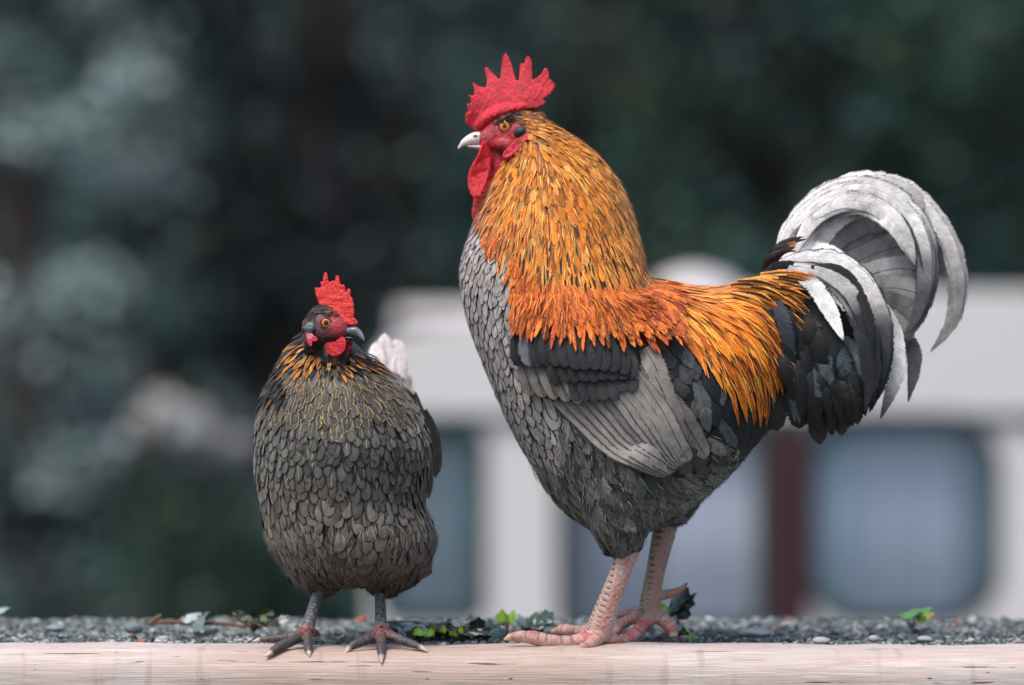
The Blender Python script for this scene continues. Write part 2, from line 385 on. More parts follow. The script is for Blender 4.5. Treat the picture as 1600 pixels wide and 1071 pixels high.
def wood_mat():
    m, t, b = mat('sawn_wood'); n = N(t); tc = n('TexCoord').outputs['Object']
    def mp(s): return n('Mapping', i_Scale=s, i_Vector=tc).outputs[0]
    g = n('TexNoise', i_Scale=1.0, i_Detail=5.0, i_Roughness=.65, i_Vector=mp((14, 700, 700))).outputs[0]
    g2 = n('TexNoise', i_Scale=1.0, i_Detail=3.0, i_Vector=mp((4, 110, 110))).outputs[0]
    bl = n('TexNoise', i_Scale=1.0, i_Detail=3.0, i_Vector=mp((9, 14, 14))).outputs[0]
    saw = n('TexNoise', i_Scale=1.0, i_Detail=2.0, i_Vector=mp((55, 12, 9))).outputs[0]
    c = n.mix(n.ss(g, .38, .62), L4((180, 167, 161)), L4((206, 195, 189)))
    c = n.mix(n.m('MULTIPLY', n.ss(g2, .42, .66), .55), c, L4((184, 162, 150)))
    c = n.mix(n.m('MULTIPLY', n.ss(bl, .5, .72), .6), c, L4((192, 184, 182)))
    c = n.mix(n.m('MULTIPLY', n.ss(saw, .58, .72), .3), c, L4((128, 106, 98)))
    sx_ = n('SeparateXYZ', i_0=tc).outputs[0]
    c = n.mix(n.m('MULTIPLY', n.ss(n.m('ABSOLUTE', n.m('ADD', sx_, .1)), .28, .12), .35), c, L4((158, 122, 100)))
    cr = n('TexNoise', i_Scale=1.0, i_Detail=4.0, i_Vector=mp((9, 260, 260))).outputs[0]
    crk = n.ss(cr, .67, .70)
    c = n.mix(n.m('MULTIPLY', crk, .8), c, L4((86, 50, 44)))
    sp_ = n('TexVoronoi', i_Scale=1.0, i_Vector=mp((35, 110, 110))); kn = n.m('SUBTRACT', 1.0, n.ss(sp_.outputs['Distance'], .04, .12))
    rn = n('SeparateColor', i_0=sp_.outputs['Color']).outputs[0]; kn = n.m('MULTIPLY', kn, n.m('GREATER_THAN', rn, .82))
    c = n.mix(kn, c, L4((62, 44, 40)))
    n.set(b.inputs['Base Color'], c); b.inputs['Roughness'].default_value = .75; b.inputs['Specular IOR Level'].default_value = .3
    h = n.m('SUBTRACT', n.m('ADD', g, n.m('MULTIPLY', saw, .4)), n.m('MULTIPLY', crk, 1.5))
    n.set(b.inputs['Normal'], n('Bump', i_Strength=.8, i_Distance=.0014, i_Height=h).outputs[0]); return m
M_WOOD = wood_mat()
# timber profile (y,z): top flat to y=-.06, rounded front arris of 30 mm radius, front face down to the yard
prf = [(.02, -.16), (.02, -.0005), (.017, .0)]+[(y, 0.0) for y in np.linspace(.01, -.06, 5)]
prf += [(-.06-.03*math.sin(a), -.03+.03*math.cos(a)) for a in np.linspace(.15, math.pi/2, 10)]+[(-.09, -.16)]
bx = np.linspace(-3, 3, 601); V = []
for x in bx:
    for k, (y, z) in enumerate(prf):
        dz = .0012*math.sin(x*11)+.0006*math.sin(x*47+k); V.append((x, y-(.0008*math.sin(x*31) if k > 7 else 0)+(.0022*math.sin(x*23)+.0014*math.sin(x*71) if k < 3 else 0), z+(dz if 0 < k < len(prf)-1 else 0)))
m_ = len(prf); ii = np.arange(600)[:, None]*m_+np.arange(m_-1)[None]
Fq = list(map(tuple, np.stack([ii, ii+1, ii+m_+1, ii+m_], -1).reshape(-1, 4)))+[tuple(range(m_)), tuple(600*m_+k for k in range(m_))][:2]
tb = mesh_obj('timber_beam', V, Fq, M_WOOD)
tag(tb, 'long pale pinkish sawn timber beam the two birds stand on', 'timber beam')
tb2 = mesh_obj('retaining_wall', [(x, y, z) for x in (-3, 3) for (y, z) in ((-.08, -1.5), (-.08, -.161), (.015, -.161), (.015, -1.5))], [(0, 1, 5, 4), (1, 2, 6, 5), (2, 3, 7, 6), (0, 3, 2, 1), (4, 5, 6, 7)], simple('weathered_boards', (120, 105, 95), .85, .3, 12, bump=.004), smooth=False)
tag(tb2, 'weathered board wall under the pale timber beam', 'wall')
# ================================================================== ROOSTER
CAM = Vector((0, -DIST, ZC))
def hit(bvh, px, py, off=.002, dflt=0.0):
    d = (P(px, py, 0)-CAM).normalized(); loc, nr, _, _ = bvh.ray_cast(CAM, d)
    if loc is None: return P(px, py, dflt-off), Vector((0, -1, 0))
    return P(px, py, loc.y-off), nr
def rings(tab, yc, shrink=0, m=30, sub=5, shear=None):
    """tab rows: upper px,py, lower px,py, half width (m)"""
    t = catmull(tab, sub*(len(tab)-1)+1); out = []
    for a, b, c, d, hw in t:
        yy = yc+(shear(a, b) if shear else 0)
        U = np.array(P(a, b, yy)); Lw = np.array(P(c, d, yy)); ce = (U+Lw)/2; ax = (U-Lw)/2; ln = np.linalg.norm(ax); ax *= max(ln-shrink, ln*.3)/ln
        out.append(np.array([ce+ax*math.cos(q)+np.array([0, hw, 0])*math.sin(q) for q in np.linspace(0, 2*math.pi, m, endpoint=False)]))
    return loft(out)
RY = .035
def rooster():
    root = thing('rooster', 'rooster with golden orange neck, grey breast and curling white tail, standing on the beam', 'rooster', (0.12, RY, 0))
    torso = rings([(1262, 440, 1245, 600, .018), (1215, 432, 1225, 640, .034), (1180, 440, 1180, 690, .055), (1130, 452, 1125, 752, .075), (1080, 448, 1050, 812, .09), (1040, 438, 965, 838, .098),
                   (1018, 432, 885, 800, .1), (1012, 425, 815, 705, .1), (1008, 410, 765, 600, .095), (1003, 385, 727, 500, .085), (995, 350, 716, 425, .074), (982, 312, 734, 362, .062),
                   (962, 275, 752, 322, .052), (930, 238, 765, 292, .042), (888, 208, 780, 266, .033), (852, 188, 792, 246, .026), (828, 180, 798, 232, .02)], RY, shrink=.004)
    def tb_(pts, rads, y, **k): return tube([P(a, b, y if len(q) == 0 else q[0]) for a, b, *q in pts], [r/PPM for r in rads], **k)
    thigh = [tb_([(985, 700), (970, 770), (970, 825), (976, 858)], [95, 66, 40, 21], -.005), tb_([(1040, 700), (1045, 770), (1040, 815)], [80, 50, 20], .075)]
    co1, no1, f1 = skin([torso]+thigh, .0028, 10)
    body_bvh = BVHTree.FromPolygons([tuple(a) for a in co1], f1)
    # head: from crown to beak base, remeshed finely together with the brows and cheek
    head = rings([(850, 178, 835, 262, .022), (820, 172, 812, 250, .021), (795, 176, 790, 246, .0185), (775, 184, 772, 242, .0155), (760, 195, 760, 235, .0115), (748, 206, 750, 229, .007)], RY, sub=6)
    cheek = tb_([(806, 232, RY-.008), (790, 226, RY-.011), (768, 222, RY-.008)], [15, 15, 8], 0)
    brow = tb_([(806, 190, RY-.014), (790, 186, RY-.015), (772, 194, RY-.011)], [5, 6, 4], 0)
    cheek2 = tb_([(806, 232, RY+.008), (790, 226, RY+.011), (768, 222, RY+.008)], [15, 15, 8], 0)
    brow2 = tb_([(806, 190, RY+.014), (790, 186, RY+.015), (772, 194, RY+.011)], [5, 6, 4], 0)
    throat = tb_([(775, 235), (785, 260), (790, 285)], [13, 16, 20], RY)
    co2, fa2 = finish([head, cheek, brow, cheek2, brow2, throat], .0011, 5, .0004, 500, 3)
    # legs
    NL = [([(985, 845, -.003), (972, 888, -.004), (955, 932, -.004), (941, 972, -.002), (932, 994, 0)], [21, 17, 17, 20, 21]),
          ([(934, 992, -.004), (900, 1003, -.012), (865, 1004, -.018), (838, 998, -.02), (815, 995, -.02), (798, 996, -.02), (788, 1000, -.02)], [15, 11, 11, 11, 9, 6, 1.5]),
          ([(932, 988, .01), (905, 987, .03), (880, 985, .045), (862, 988, .055)], [13, 9, 9, 3]),
          ([(936, 994, -.006), (925, 1006, -.03), (908, 1016, -.048), (900, 1022, -.056)], [13, 9, 8, 3]),
          ([(940, 992, .0), (962, 1000, .006), (978, 1003, .012)], [14, 8, 3])]
    FL = [([(1043, 810, .075), (1032, 858, .072), (1022, 905, .07), (1016, 945, .068), (1018, 966, .068)], [20, 17, 15, 17, 19]),
          ([(1018, 962, .066), (1003, 980, .058), (985, 998, .05), (966, 1002, .046), (955, 1002, .043)], [14, 11, 11, 9, 3]),
          ([(1012, 962, .07), (988, 968, .075), (968, 978, .075), (960, 992, .07), (952, 1000, .07)], [12, 9, 9, 8, 3]),
          ([(1024, 962, .066), (1040, 972, .06), (1050, 986, .055), (1053, 997, .05)], [13, 11, 10, 5]),
          ([(1014, 955, .07), (990, 957, .085), (968, 961, .095), (958, 965, .1)], [9, 7, 6, 2]),
          ([(1024, 932, .068), (1042, 929, .064), (1058, 924, .06), (1068, 918, .057), (1074, 911, .055)], [9, 7.5, 5.5, 3.5, 1])]
    def leg(bones, voxel=.0011):
        parts = [tube([P(*p) for p in pts], [r/PPM for r in rr], sub=5) for pts, rr in bones]
        co, no, fa = skin(parts, voxel, 2)
        return co, no, fa
    allc = [co1, co2]; allf = [f1, fa2]
    # colours for torso / head
    c1 = np.tile(lin((70, 68, 68)), (len(co1), 1)); p1 = proj(co1)
    c1[inpoly(p1, [(740, 150), (1010, 260), (1060, 430), (1260, 430), (1200, 560), (800, 520), (740, 380)])] = lin((150, 75, 25))
    c1[(p1[:, 0] > 1050) & (p1[:, 1] > 505)] = lin((34, 34, 36)); c1[(p1[:, 0] > 1190)] = lin((30, 31, 33))
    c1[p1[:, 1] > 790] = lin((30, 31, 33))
    p2 = proj(co2); c2 = np.tile(lin((176, 40, 56)), (len(co2), 1))
    nz = vnoise(co2, 260, 9)[:, None]; c2 = c2*(1+.35*nz)
    c2[(p2[:, 0] > 818)] = lin((110, 66, 30)); dk = inpoly(p2, [(795, 170), (850, 165), (850, 200), (815, 196), (790, 186), (775, 196), (768, 190)]); c2[dk] = lin((86, 58, 38))
    for (gx_, gy_, sx_, sy_, gc, k_) in ((757, 212, 10, 8, (150, 84, 88), .8), (782, 236, 14, 12, (104, 30, 44), .85), (788, 197, 14, 10, (120, 34, 50), .5), (772, 205, 5, 8, (60, 30, 34), .5)):
        g_ = np.exp(-(((p2[:, 0]-gx_)/sx_)**2+((p2[:, 1]-gy_)/sy_)**2))[:, None]*k_; c2 = c2*(1-g_)+lin(gc)*g_
    cols = [c1, c2]
    for bones, far in ((NL, 0), (FL, 1)):
        co, no, fa = leg(bones); p = proj(co)
        a = np.array([P(*q) for q in bones[0][0]]); k = 1 if far else 0
        t = np.linspace(0, 1, 60); ax = catmull(a, 60); dd = ((co[:, None, :]-ax[None])**2).sum(-1); j = dd.argmin(1); tt = t[j]; onleg = (np.sqrt(dd.min(1)) < .0165) & (tt < .985)
        rel = (co-ax[j])/.0125; fr = -rel[:, 0]           # front = towards -x
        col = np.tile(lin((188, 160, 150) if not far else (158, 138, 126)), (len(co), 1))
        ph = tt*19+.6*np.abs(rel[:, 1]-.2)                     # overlapping scutes on the shin
        saw = ph % 1.0
        fm = np.clip((fr+.05)*3, 0, 1)*onleg
        disp = fm*(.0011*(1-saw)-.0004)
        col = col*(1-(fm*np.clip((saw-.72)/.15, 0, 1)*.8)[:, None])
        # small side scales, reddened strip
        cells = np.sin(tt*130+rel[:, 0]*3)*np.sin(rel[:, 0]*9+rel[:, 1]*5+(np.floor(tt*20.7) % 2)*1.6)
        sm = (1-fm)*onleg; disp += sm*.0006*cells
        cells = cells
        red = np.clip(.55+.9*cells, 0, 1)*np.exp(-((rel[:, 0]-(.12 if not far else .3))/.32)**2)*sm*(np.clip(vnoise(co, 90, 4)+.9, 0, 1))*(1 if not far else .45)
        col = col*(1-red[:, None]*.85)+lin((190, 62, 66))*red[:, None]*.85
        col *= (1-.35*sm*np.clip(-cells, 0, 1))[:, None]
        # toes: transverse plates, pink with dirt, horn claws
        toe = ~onleg
        for pts, rr in bones[1:]:
            tx = catmull([P(*q) for q in pts], 40); d2 = ((co[:, None, :]-tx[None])**2).sum(-1); jj = d2.argmin(1); near = toe & (np.sqrt(d2.min(1)) < .0115); s_ = jj/39.0
            ln = np.linalg.norm(np.diff(tx, axis=0), axis=1).sum()
            sw_ = (s_*ln/.0042) % 1.0; disp = np.where(near, .0006*(1-sw_)*(no[:, 2] > -.2), disp)
            base = lin((190, 150, 142))*(1-.35*np.clip(vnoise(co, 140, 6), 0, 1))[:, None]
            base = base*(1-.45*((sw_ > .78) & (no[:, 2] > -.1)))[:, None]
            rd = np.clip(vnoise(co, 70, 12)*1.4-.1, 0, 1)[:, None]*.8; base = base*(1-rd)+lin((186, 66, 72))*rd
            cl = np.clip((s_-.8)/.08, 0, 1)[:, None]; base = base*(1-cl)+lin((190, 172, 150))*cl
            if pts is FL[5][0] if far else False: base = lin((160, 124, 104))*(1-.85*np.clip((s_-.88)/.06, 0, 1))[:, None]+0*co
            col = np.where(near[:, None], base, col)
        dirt = np.clip(vnoise(co, 55, 21)-.35, 0, 1)[:, None]*((p[:, 1] > 960)[:, None]); col = col*(1-.8*dirt)
        co = co+no*disp[:, None]; allc.append(co); allf.append(fa); cols.append(col)
    V = np.vstack(allc); F = []; o = 0
    for c, f in zip(allc, allf): F += [tuple(i+o for i in q) for q in f]; o += len(c)
    mesh_obj('body', V, F, M_SKIN, root, attrs={'cA': ('FLOAT_COLOR', np.hstack([np.clip(np.vstack(cols), .003, .95), np.ones((len(V), 1))]))})
    head_bvh = BVHTree.FromPolygons([tuple(a) for a in co2], fa2)
    # ---- comb
    K = lambda pts, s, ox, oy: [(ox+a/s, oy+b/s) for a, b in pts]
    comb = K([(175, 485), (150, 490), (105, 455), (100, 410), (118, 385), (110, 340), (130, 345), (135, 325), (116, 290), (150, 300), (155, 270), (138, 212), (178, 242), (222, 250), (225, 200), (210, 130), (228, 132), (255, 162), (300, 208), (308, 150), (318, 70), (333, 48), (352, 75), (372, 130), (390, 205), (410, 220), (416, 108), (434, 112), (440, 118), (450, 75), (465, 65), (482, 95), (488, 212), (540, 172), (555, 140), (570, 134), (584, 165), (582, 198), (600, 210), (622, 236), (592, 285), (545, 320), (565, 332), (552, 352), (500, 375), (450, 372), (400, 380), (330, 400), (280, 420), (240, 455)], 3.695, 700, 70)
    ym = lambda a, b: .004*math.sin((a-730)*.05)+.003*math.sin((b-60)*.045)
    bl = blade(comb, .0095, 0, RY, None)
    base = tube([P(745, 205, RY-.001), P(760, 187, RY-.002), P(790, 172, RY), P(825, 166, RY)], [.006, .0085, .0085, .005])
    co, fa = finish([bl, base], .0009, 4, .00035, 420, 5, lambda a, b: .5+.75*np.clip((b-95)/80, 0, 1), lambda a, b: RY+0*a)
    pc_ = proj(co); co[:, 1] += .004*np.sin((pc_[:, 0]-730)*.05)+.003*np.sin((pc_[:, 1]-60)*.045)
    mesh_obj('comb', co, fa, M_COMB, root, attrs={'cA': ('FLOAT_COLOR', np.hstack([lin((206, 34, 52))*(1+.35*vnoise(co, 160, 3)[:, None])+0*co, np.ones((len(co), 1))]))})
    # ---- wattles and earlobes
    w1 = K([(205, 560), (225, 575), (242, 640), (240, 720), (215, 800), (185, 875), (155, 882), (125, 830), (120, 770), (140, 705), (180, 635)], 3.695, 700, 70)
    w2 = K([(215, 590), (300, 640), (312, 670), (280, 720), (245, 800), (215, 900), (192, 960), (182, 1008), (162, 1030), (140, 1005), (145, 960), (160, 900), (170, 830), (190, 720)], 3.695, 700, 70)
    for i, (ol, y0, c, nm) in enumerate(((w1, RY-.013, (214, 30, 48), .0055), (w2, RY+.004, (176, 22, 44), .0055))):
        ymw = (lambda a, b: -.004*math.cos((a-748)*.12)) if i == 0 else (lambda a, b: .003*math.sin(b*.05))
        bl = blade(ol, nm, 0, y0, ymw)
        rim = tube([P(a, b, y0+ymw(a, b)-.001) for a, b in ol[::2]+[ol[0]]], [.0017]*(len(ol[::2])+1), m=8, sub=3)
        co, fa = finish([bl, rim], .0008, 3, .0005, 300, 8+i)
        o = mesh_obj('wattle', co, fa, M_COMB, root, attrs={'cA': ('FLOAT_COLOR', np.hstack([lin(c)*(1+.2*vnoise(co, 150, 3)[:, None])+0*co, np.ones((len(co), 1))]))})
    lobe = K([(478, 515), (472, 535), (440, 570), (410, 625), (370, 655), (330, 668), (312, 655), (322, 620), (355, 580), (395, 545), (440, 520)], 3.695, 700, 70)
    for sg in (-1, 1):
        bl = blade(lobe, .007, 0, RY+sg*.0255, lambda a, b: 0)
        rd = tube([P(700+a/3.695, 70+b/3.695, RY+sg*.029) for a, b in ((465, 535), (425, 580), (385, 625), (335, 655))], [.002]*4, m=8)
        co, fa = finish([bl, rd], .0008, 3, .0006, 300, 11)
        mesh_obj('ear_lobe', co, fa, M_COMB, root, attrs=colA(len(co), lin((206, 40, 62))))
        e = tube([P(805, 211, RY+sg*.0225), P(812, 206, RY+sg*.025), P(820, 201, RY+sg*.0235)], [.0036, .0054, .0036], m=12, sub=6)
        co, fa = finish([e], .0006, 3, .0002, 900, 2)
        mesh_obj('ear_tuft', co, fa, M_SKIN, root, attrs=colA(len(co), lin((40, 52, 58))))
        # eye
        for nm_, px, py in (('eye', 700+328/3.695, 70+470/3.695),):
            ce = hit(head_bvh, px, py, 0, RY-.016)[0]
            if sg > 0: ce = Vector((ce.x, 2*RY-ce.y, ce.z))
            eye_ball(root, ce+Vector((0, sg*.0004, 0)), .0062, Vector((-.12, sg, .02)), .4)
    # ---- beak
    up = rings([(770, 203, 768, 226, .0075), (755, 203, 755, 226, .0072), (742, 206, 743, 226, .006), (730, 212, 733, 227, .0045), (721, 220, 722, 230, .0028), (715, 231, 716, 234, .0008)], RY, sub=5)
    lo_ = rings([(768, 224, 768, 237, .006), (750, 226, 750, 235, .005), (735, 227, 736, 232, .0035), (728, 228, 729, 230, .0012)], RY, sub=5)
    co, fa = finish([up], .0005, 2, .0001, 300, 2); 
    pp = proj(co); cb = lin((228, 216, 208))*(1-.35*np.clip((pp[:, 0:1]-740)/25, 0, 1))+0*co
    cb[(np.hypot(pp[:, 0]-743, (pp[:, 1]-213)*1.7) < 4)] = lin((84, 52, 50))
    bk = mesh_obj('beak', co, fa, M_BEAK, root, attrs={'cA': ('FLOAT_COLOR', np.hstack([cb, np.ones((len(co), 1))]))})
    co, fa = finish([lo_], .0005, 2, .0001, 300, 2); mesh_obj('lower_beak', co, fa, M_BEAK, bk, attrs=colA(len(co), lin((180, 160, 156))))

    # ---- plumage grown on the torso
    p = proj(co1); px, py = p[:, 0], p[:, 1]
    reg = np.zeros(len(co1), int)
    back = np.array([(1, 1)])
    poly_saddle = [(1018, 425), (1110, 440), (1200, 415), (1275, 440), (1270, 520), (1215, 560), (1185, 600), (1120, 585), (1075, 530), (1045, 505), (1025, 480)]
    poly_hack = [(800, 160), (1010, 250), (1040, 436), (1000, 428), (930, 432), (870, 424), (830, 405), (800, 388), (774, 350), (756, 305), (772, 245)]
    poly_should = [(798, 385), (835, 400), (930, 420), (1018, 425), (1048, 478), (1050, 515), (1010, 525), (960, 515), (900, 500), (850, 492), (812, 488), (804, 430)]
    poly_black = [(1045, 560), (1120, 560), (1200, 560), (1300, 420), (1310, 720), (1170, 720), (1090, 660)]
    poly_wing = [(800, 480), (1050, 500), (1100, 640), (1110, 740), (1000, 745), (880, 640), (810, 580)]
    reg[:] = 4
    reg[py > 715+.0*px] = 5; reg[(px > 870) & (py > 600)] = 5
    reg[inpoly(p, poly_black)] = 6; reg[inpoly(p, poly_wing)] = 7
    reg[inpoly(p, poly_saddle)] = 3; reg[inpoly(p, poly_should)] = 2; reg[inpoly(p, poly_hack)] = 1
    reg[(reg == 4) & (px > 880)] = 5
    radpx = np.array([0, 8.5, 8.5, 9.5, 13, 14, 20, 22])[reg]
    radpx = np.where((reg == 1), 4.5+5.0*np.clip((py-180)/200, 0, 1), radpx)
    far = no1[:, 1] > .35; radpx = np.where(far, radpx*1.35, radpx)
    radpx = np.where((reg == 2), 5.5, radpx); radpx = np.where((reg == 3) & ((py > 520) | (px > 1195)), 13.5, radpx); radpx = np.where((reg == 4) & (py < 520), 8.5+(py-370)/150*4, radpx); radpx = np.clip(radpx, 4, 24)
    idx = poisson(co1, radpx/PPM)
    fl = field([(840, 190, .7, .5), (900, 210, .75, .6), (960, 270, .5, .85), (1000, 350, .25, 1), (1015, 410, .3, 1), (900, 280, .35, 1), (820, 250, -.05, 1), (800, 300, -.12, 1), (760, 330, -.1, 1), (850, 380, .0, 1), (930, 380, .1, 1),
                (800, 430, -.05, 1), (850, 470, .0, 1), (930, 470, .15, 1), (1000, 470, .45, .9), (1035, 490, .3, 1), (1035, 450, .7, .6),
                (1080, 450, .9, .45), (1060, 500, .45, .9), (1090, 540, .3, 1), (1130, 480, .75, .75), (1140, 560, .35, .95), (1180, 440, .9, .45), (1190, 500, .6, .8), (1180, 580, .35, 1), (1240, 450, .9, .55), (1240, 510, .6, .8),
                (720, 420, -.1, 1), (730, 520, .2, 1), (770, 600, .4, .9), (820, 690, .5, .85), (870, 780, .6, .8), (950, 830, .5, .8), (1000, 780, .4, .7), (1060, 760, .7, .6), (1120, 700, .8, .5), (780, 450, .1, 1), (790, 550, .35, .95),
                (960, 850, .15, 1), (1100, 600, .3, 1), (1200, 640, .4, 1), (1250, 600, .4, .9)])
    D = {k: FB() for k in ('hackle_feathers', 'shoulder_feathers', 'saddle_feathers', 'breast_feathers', 'belly_feathers', 'undertail_feathers')}
    body_bvh_ = body_bvh
    for i in idx:
        r = reg[i]; q = p[i]; d2 = fl(q); d = (d2[0], 0, -d2[1]); X, Y = q
        if r == 1:
            g = np.clip((Y-190)/200, 0, 1); L = (24+44*g)/PPM; Wd = (8.5+5.5*g)*rng.uniform(.8, 1.2)/PPM
            gold = np.array(lin((204, 116, 24))); a = gold
            bk_ = np.clip((X-(880+(Y-200)*.25))/110, 0, 1)           # paler towards the nape
            a = a*(1-bk_)+lin((206, 148, 84))*bk_
            topd = np.clip((235-Y)/50, 0, 1); a = a*(1-topd)+lin((172, 98, 28))*topd
            fr = np.clip((835-X)/70, 0, 1)*np.clip((Y-270)/70, 0, 1); a = a*(1-fr)+lin((186, 78, 16))*fr
            thr = np.clip((795-X)/25, 0, 1)*np.clip((330-Y)/50, 0, 1); a = a*(1-thr)+lin((150, 118, 108))*thr
            lo = np.clip((Y-330)/60, 0, 1)*(rng.random() < .5); a = a*(1-.25*lo)+np.array(lin((224, 160, 60)))*.25*lo
            if rng.random() < .16: a = a*.5+np.array(lin((226, 170, 92)))*.5
            if rng.random() < .14: a = a*.45
            a = jit(a, .2, .05); edge = a*.6+np.array(lin((240, 186, 104)))*.4; a = a*.88
            sw = (.14+.3*np.clip((Y-300)/90, 0, 1)) if rng.random() < (.2+.55*np.clip((Y-290)/80, 0, 1)) else 0
            grow(D['hackle_feathers'], body_bvh_, co1[i], d, L*rng.uniform(.85, 1.15), Wd, 'hackle', a, edge, lin((30, 27, 25)), (.22, sw, .86), 6, (.0008, .0046), .5, .18, .05, twist=rng.normal(0, .12))
        elif r == 2:
            a = jit(lin((190, 90, 24)), .33, .07); a = a*(1-.3*(rng.random() < .3))
            if rng.random() < .22: a = jit(lin((200, 108, 36)), .2)
            if X > 985 and rng.random() < .4: a = jit(lin((150, 66, 30)), .2)
            c3 = lin((226, 150, 80)); sw = .12 if rng.random() < .45 else 0
            L = rng.uniform(34, 50); L = L if Y > 470 else L*1.15
            ov = np.clip((Y-440)/60, 0, 1); L = L*(1+.1*ov)*rng.uniform(.75, 1.1)
            grow(D['shoulder_feathers'], body_bvh_, co1[i], (d[0]+rng.normal(0, .12), 0, d[2]), L/PPM, rng.uniform(7, 10.5)/PPM, 'hackle' if rng.random() < .5 else 'fluff', a, a*.8, c3, (.1, sw, .9), 6, (.0012+.014*ov, .0060+.0210*ov), .95, .15, .15, twist=rng.normal(0, .25))
        elif r == 3:
            top = np.clip((470-Y)/30, 0, 1)*(X < 1150); a = lin((218, 112, 18)); 
            if rng.random() < .33: a = lin((238, 150, 44))
            if rng.random() < .28: a = lin((186, 84, 14))
            a = a*(1-top*.7)+lin((214, 150, 112))*top*.7  # pale top-light sheen painted into the upper saddle feathers
            a = jit(a, .14, .04); sw = .0; cc = lin((40, 26, 18)); tfd = .9
            if X > 1150: sw = .4 if rng.random() < .75 else .2
            elif rng.random() < .35: sw = .16; cc = lin((120, 52, 10))
            L = rng.uniform(62, 92)*(1 if X < 1200 else .75)
            grow(D['saddle_feathers'], body_bvh_, co1[i], (d[0]+rng.normal(0, .06), 0, d[2]), L/PPM, rng.uniform(9, 12.5)/PPM, 'lance', a, a*.55+.45*np.array(lin((250, 190, 90))), cc, (.26, sw, tfd), 7, (.001, .0085), .5, .35, .07, hug=.8, twist=rng.normal(0, .15))
        elif r == 4 or (r == 7 and far[i] == False and False):
            g = np.clip((Y-370)/260, 0, 1); a = lin((166, 156, 154))*(1-g)+lin((154, 150, 148))*g
            fr = np.clip((760+(Y-520)*.45-X)/60, 0, 1) if Y > 480 else np.clip((745-X)/30, 0, 1); a = a*(1+.25*fr)
            a = jit(a, .17, .015); L = rng.uniform(24, 36)+g*18; Wd = (14+g*11)*rng.uniform(.8, 1.15)
            grow(D['breast_feathers'], body_bvh_, co1[i], (d[0]+rng.normal(0, .13), 0, d[2]), L/PPM, Wd/PPM, 'round' if rng.random() < .5 else 'fluff', a, lin((50, 50, 54)), lin((186, 176, 170)), (.24+.1*g, .06 if rng.random() < .35 else 0, .8), 5, (.0006, .0036), .36, .1, .05)
        elif r == 5:
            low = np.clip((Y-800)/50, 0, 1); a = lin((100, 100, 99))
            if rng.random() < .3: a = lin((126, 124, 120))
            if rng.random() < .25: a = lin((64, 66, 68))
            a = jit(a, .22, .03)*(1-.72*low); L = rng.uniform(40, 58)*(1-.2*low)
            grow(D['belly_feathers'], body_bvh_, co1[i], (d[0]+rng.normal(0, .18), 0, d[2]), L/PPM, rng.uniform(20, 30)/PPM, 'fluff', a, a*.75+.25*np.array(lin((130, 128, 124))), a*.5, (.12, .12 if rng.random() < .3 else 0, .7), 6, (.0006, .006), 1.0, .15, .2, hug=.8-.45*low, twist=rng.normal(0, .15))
        elif r == 6:
            a = jit(lin((30, 33, 36)), .25, .03); L = rng.uniform(60, 95)
            if X < 1120 and rng.random() < .6: a = jit(lin((78, 82, 86)), .2)
            grow(D['undertail_feathers'], body_bvh_, co1[i], (d[0]+rng.normal(0, .1), 0, d[2]), L/PPM, rng.uniform(24, 36)/PPM, 'fluff', a, a*1.1, a*.5, (.1, .05, .9), 6, (.0008, .006), .8, .18, .12, hug=.75)
        elif r == 7:
            a = jit(lin((66, 66, 68)), .2)
            grow(D['belly_feathers'], body_bvh_, co1[i], d, 34/PPM, 26/PPM, 'round', a, a*.6, a*.5, (.1, 0, .7), 4, (.0005, .003), .6, .2, .15)
    I = lambda m_: np.where(m_)[0]; near = no1[:, 1] < .4
    strands(D['hackle_feathers'], body_bvh_, co1, p, fl, I((reg == 1) & near), 600, lambda q: jit(lin((226, 158, 74)) if rng.random() < .6 else lin((120, 62, 20)), .2), (18, 34), (1.2, 2.4), (.003, .0062), .1)
    strands(D['shoulder_feathers'], body_bvh_, co1, p, fl, I((reg == 2) & near & (py > 462) & (no1[:, 2] < .6)), 450, lambda q: jit(lin((220, 124, 56)) if rng.random() < .6 else lin((120, 50, 14)), .2), (16, 32), (1.2, 2.2), (.008, .022), .2)
    strands(D['saddle_feathers'], body_bvh_, co1, p, fl, I((reg == 3) & near), 330, lambda q: jit(lin((236, 160, 70)) if rng.random() < .6 else lin((90, 44, 14)), .2), (26, 50), (1.3, 2.4), (.005, .0095), .14)
    strands(D['breast_feathers'], body_bvh_, co1, p, fl, I((reg == 4) & near), 700, lambda q: jit(lin((158, 150, 148)) if rng.random() < .6 else lin((104, 102, 102)), .15), (9, 18), (1.1, 1.9), (.0022, .0046), .25)
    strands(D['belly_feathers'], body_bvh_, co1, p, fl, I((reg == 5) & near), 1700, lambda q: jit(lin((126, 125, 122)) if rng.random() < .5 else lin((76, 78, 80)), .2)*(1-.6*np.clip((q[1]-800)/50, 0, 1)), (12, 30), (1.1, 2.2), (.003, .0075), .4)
    for k, f in D.items(): f.build(k, root)
    # hackle feathers over the crown and cheek of the head mesh
    hb = FB(); sel = [i for i in range(len(co2)) if p2[i, 0] > 806 and p2[i, 1] < 262]
    sub = np.array(sel); ii = poisson(co2[sub], np.full(len(sub), 4.2/PPM))
    for j in ii:
        i = sub[j]; X, Y = p2[i]; 
        if Y > 195 and X < 822: continue
        dk_ = Y < 190+ (X-800)*.1
        a = jit(lin((110, 70, 40)) if dk_ and rng.random() < .7 else lin((196, 118, 40)), .25)
        d = (.9, 0, -.45) if Y < 200 else (.35, 0, -1)
        grow(hb, head_bvh, co2[i], d, rng.uniform(14, 24)/PPM, rng.uniform(4, 6)/PPM, 'lance', a, a*1.2, lin((30, 26, 24)), (.2, .25 if rng.random() < .4 else 0, .8), 4, (.0005, .0028), .6, .3, .1)
